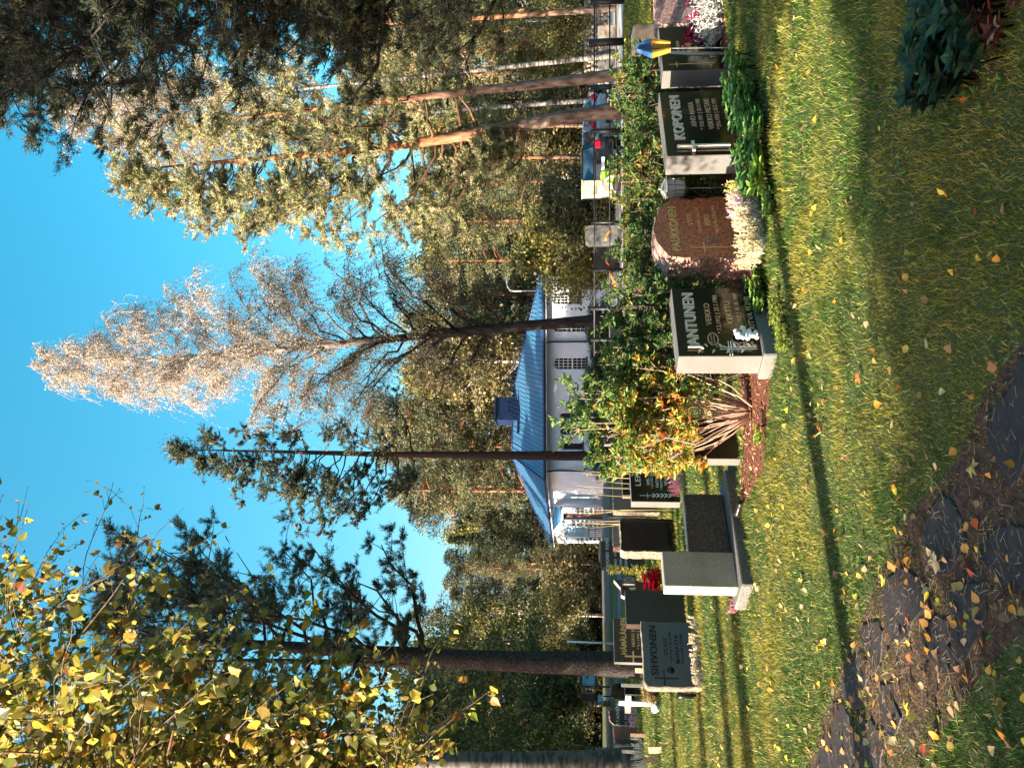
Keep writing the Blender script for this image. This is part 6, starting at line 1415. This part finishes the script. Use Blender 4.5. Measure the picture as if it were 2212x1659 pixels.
sed = [((.10, .26, .05), 5), ((.16, .34, .08), 4), ((.07, .17, .05), 3), ((.22, .38, .12), 2)]
rosette('fleshy green sedum spreading in front of the KOPONEN gravestone', 1640, 222, 1.25, .34, .22, .085, sed, 81, n=620, aspect=.55)
rosette('dark green leafy plant left of the sedum, below the grave lantern shadow', 1645, 345, .45, .3, .2, .10, [((.05, .13, .035), 5), ((.08, .2, .05), 3)], 82, n=150, aspect=.4)
rosette('light green broad leaved plant below the grey grave lantern', 1662, 372, .28, .2, .13, .11, [((.26, .42, .07), 5), ((.36, .52, .10), 3)], 83, n=90, aspect=.45)
rosette('moss like bright green tuft in front of the heather row', 1672, 430, .3, .15, .08, .03, [((.22, .36, .06), 5), ((.30, .42, .10), 2)], 84, n=400, aspect=.6)
rosette('bright green strawberry tuft at the right foot of the JANTUNEN gravestone', 1652, 640, .42, .3, .15, .045, [((.20, .36, .05), 5), ((.12, .24, .05), 3), ((.3, .4, .08), 2)], 85, n=500, aspect=.6)
rosette('small green and red leaved seedling at the foot of the azalea', 1655, 938, .14, .12, .1, .055, [((.2, .34, .05), 5), ((.5, .12, .05), 1)], 86, n=30)
rosette('yellow tinged weed tuft before the JANTUNEN gravestone', 1698, 700, .5, .15, .09, .04, [((.30, .34, .06), 5), ((.2, .3, .05), 3)], 87, n=300, aspect=.25)
rosette('shadowed dark leafy plant in the near right corner', 2110, 5, .62, .5, .22, .075, [((.018, .05, .022), 5), ((.012, .035, .016), 4), ((.03, .08, .03), 2)], 88, n=700, aspect=.6, rz=0)
rosette('red and brown dying plant in the near right corner behind the dark leaves', 2190, 25, .3, .2, .12, .06, [((.10, .02, .02), 4), ((.16, .05, .04), 2), ((.4, .3, .28), 1)], 92, n=60, aspect=.3, rz=0)
rosette('red begonias beside the small black lantern', 1440, 1262, .5, .3, .38, .10, [((.75, .02, .05), 6), ((.6, .01, .03), 3), ((.8, .1, .12), 1)], 89, n=380, name='begonias', cat='flowers', aspect=.8)
rosette('red and yellow bouquet beside the white grave cross', 1426, 1508, .28, .2, .32, .07, [((.65, .04, .05), 3), ((.7, .55, .3), 3), ((.15, .2, .05), 3), ((.8, .75, .55), 2)], 90, n=170, name='bouquet', cat='flowers', aspect=.8)
rosette('golden orange leaved sprig above the gap right of KOPONEN', 1500, 178, .25, .2, 1.0, .05, [((.6, .35, .04), 5), ((.5, .22, .02), 3)], 91, n=160, name='sprig')
q = MB(); q.lathe([(.02, 0), (.05, .01), (.075, .14), (.07, .14), (0, .1)], 14); o = q.obj('flower_pot', mat('pale blue glaze', (.35, .55, .58), (.45, .62, .64), 10, .4)); pp = gp(1427, 1524); o.location = (pp.x, pp.y - .1, .05); o.rotation_euler = (R(50), 0, R(10))
o['label'] = 'pale blue flower pot tipped over below the white grave cross'; o['category'] = 'flower pot'
def spike(label, X, Y, Xt, seed):
    rng = np.random.RandomState(seed); p = gp(X, Y); H = top_z(p.x, p.y, Xt); root = thing('spike_plant', label, 'plant', p); q = MB(); lf = MB(); q.tube([(0, 0, 0), (.02, 0, H * .5), (0, 0, H)], [.012, .01, .005], 6)
    m = 140; z = rng.uniform(.25, 1, m) * H; a = rng.uniform(0, 6.28, m); lf.stamp(LEAF[0], LEAF[1], np.column_stack([np.zeros(m), np.zeros(m), z]), np.column_stack([np.cos(a), np.sin(a), np.full(m, .5)]), np.tile([0, 0, 1.], (m, 1)), .13 * rng.uniform(.6, 1.1, m), .022, pick(rng, m, [((.55, .52, .10), 4), ((.45, .48, .08), 3), ((.65, .6, .25), 2)]))
    q.obj('stem', leafmat('soft stem', .2, .6, .3), root); lf.obj('leaves', SHR, root)
spike('yellow spiky lily stem between the small lantern and the black gravestone', 1425, 1232, 1318, 95)
def reeds(label, X, Y, d, n, h, seed):
    rng = np.random.RandomState(seed); p = at(X, Y, d); root = thing('dry_stalks', label, 'plant', (p.x, d, 0)); q = MB()
    for i in range(n):
        x, y = rng.uniform(-.45, .45), rng.uniform(-.15, .15); hh = h * rng.uniform(.85, 1.1); q.tube([(x, y, .0), (x * 1.1, y, hh * .6), (x * 1.2 + rng.normal(0, .04), y, hh)], [.006, .005, .002], 4, col=pick(rng, 1, [((.5, .38, .25), 3), ((.34, .3, .12), 2)])[0])
        if i % 3 == 0:
            m = 10; q.stamp(DIAMOND[0], DIAMOND[1], np.array([x * 1.1, y, hh * .8]) + rng.normal(0, .03, (m, 3)), rdir(rng, m), rdir(rng, m), .04, .015, (.42, .26, .17))
    q.obj('stalks', leafmat('dry stalk', .2, .7, .2), root)
reeds('tall dry stalks rising above the tan gravestone', 1430, 1080, 12.6, 14, 1.55, 97)
def silver():
    rng = np.random.RandomState(99); p = gp(1562, 38); root = thing('silver_ragwort', 'silver grey lacy foliage plant in front of the pink granite gravestone', 'plant', p); q = MB(); P = []
    for i in range(150):
        a = rng.uniform(0, 6.28); r = rng.rand() ** .5; e = np.array([.42 * r * math.cos(a), .16 * r * math.sin(a), .34 * (1 - .5 * r * r) * rng.uniform(.5, 1)]); T = np.array([e[0] * .4, e[1] * .4, 0]) + (e - [e[0] * .4, e[1] * .4, 0]) * np.linspace(0, 1, 5)[:, None] + rng.normal(0, .012, (5, 3)); q.tube(T, [.005, .004, .004, .003, .002], 4, col=(.5, .5, .47))
        m = 9; q.stamp(DIAMOND[0], DIAMOND[1], T[rng.randint(2, 5, m)] + rng.normal(0, .012, (m, 3)), rdir(rng, m) + [0, 0, .4], rdir(rng, m), .05, .014, pick(rng, m, [((.52, .53, .5), 3), ((.38, .4, .38), 2), ((.62, .62, .6), 1)]))
    q.obj('leaves', leafmat('silver leaf', .15, .7, .2), root)
    q = MB(); rr = rng
    for i in range(40):
        c = np.array([rr.uniform(-.25, .55) - .1, rr.uniform(-.1, .1) + .12, rr.uniform(.2, .36)]); m = 6; q.stamp(LEAF[0], LEAF[1], np.tile(c, (m, 1)), rdir(rr, m), rdir(rr, m), .045, .03, pick(rr, m, [((.5, .02, .12), 3), ((.3, .01, .08), 3), ((.75, .05, .25), 1)]))
    o = q.obj('flowers', leafmat('magenta petals', .3, .5, .3)); o.location = p; o['label'] = 'magenta flowers behind the silver foliage plant'; o['category'] = 'flowers'
silver()
# magenta bloom by the gold cross stone
rosette('single magenta bloom low in front of the narrow black gravestone', 1556, 84, .1, .08, .2, .045, [((.8, .05, .25), 1)], 101, n=30, name='flower', cat='flowers', aspect=.9)
# bark chips in the flower bed
def chips():
    rng = np.random.RandomState(103); N = 9000; x = rng.uniform(BED[:, 0].min(), BED[:, 0].max(), N); y = rng.uniform(BED[:, 1].min(), BED[:, 1].max(), N); k = inpoly(x, y, BED, 0); x = x[k]; y = y[k]; N = len(x)
    q = MB(); q.stamp(DIAMOND[0], DIAMOND[1], np.column_stack([x, y, rng.uniform(.006, .05, N)]), np.column_stack([U(rng, N), U(rng, N), U(rng, N) * .4]), rdir(rng, N) * .5 + [0, 0, 1], rng.uniform(.02, .06, N), rng.uniform(.008, .02, N), pick(rng, N, [((.30, .11, .06), 4), ((.42, .19, .11), 4), ((.16, .05, .03), 3), ((.50, .30, .20), 2)], .3))
    q.obj('bark_mulch', leafmat('bark chip', .05, .85, .2), kind='stuff', label='reddish bark chips covering the flower bed', category='mulch')
chips()
make_grass(); make_fallen()
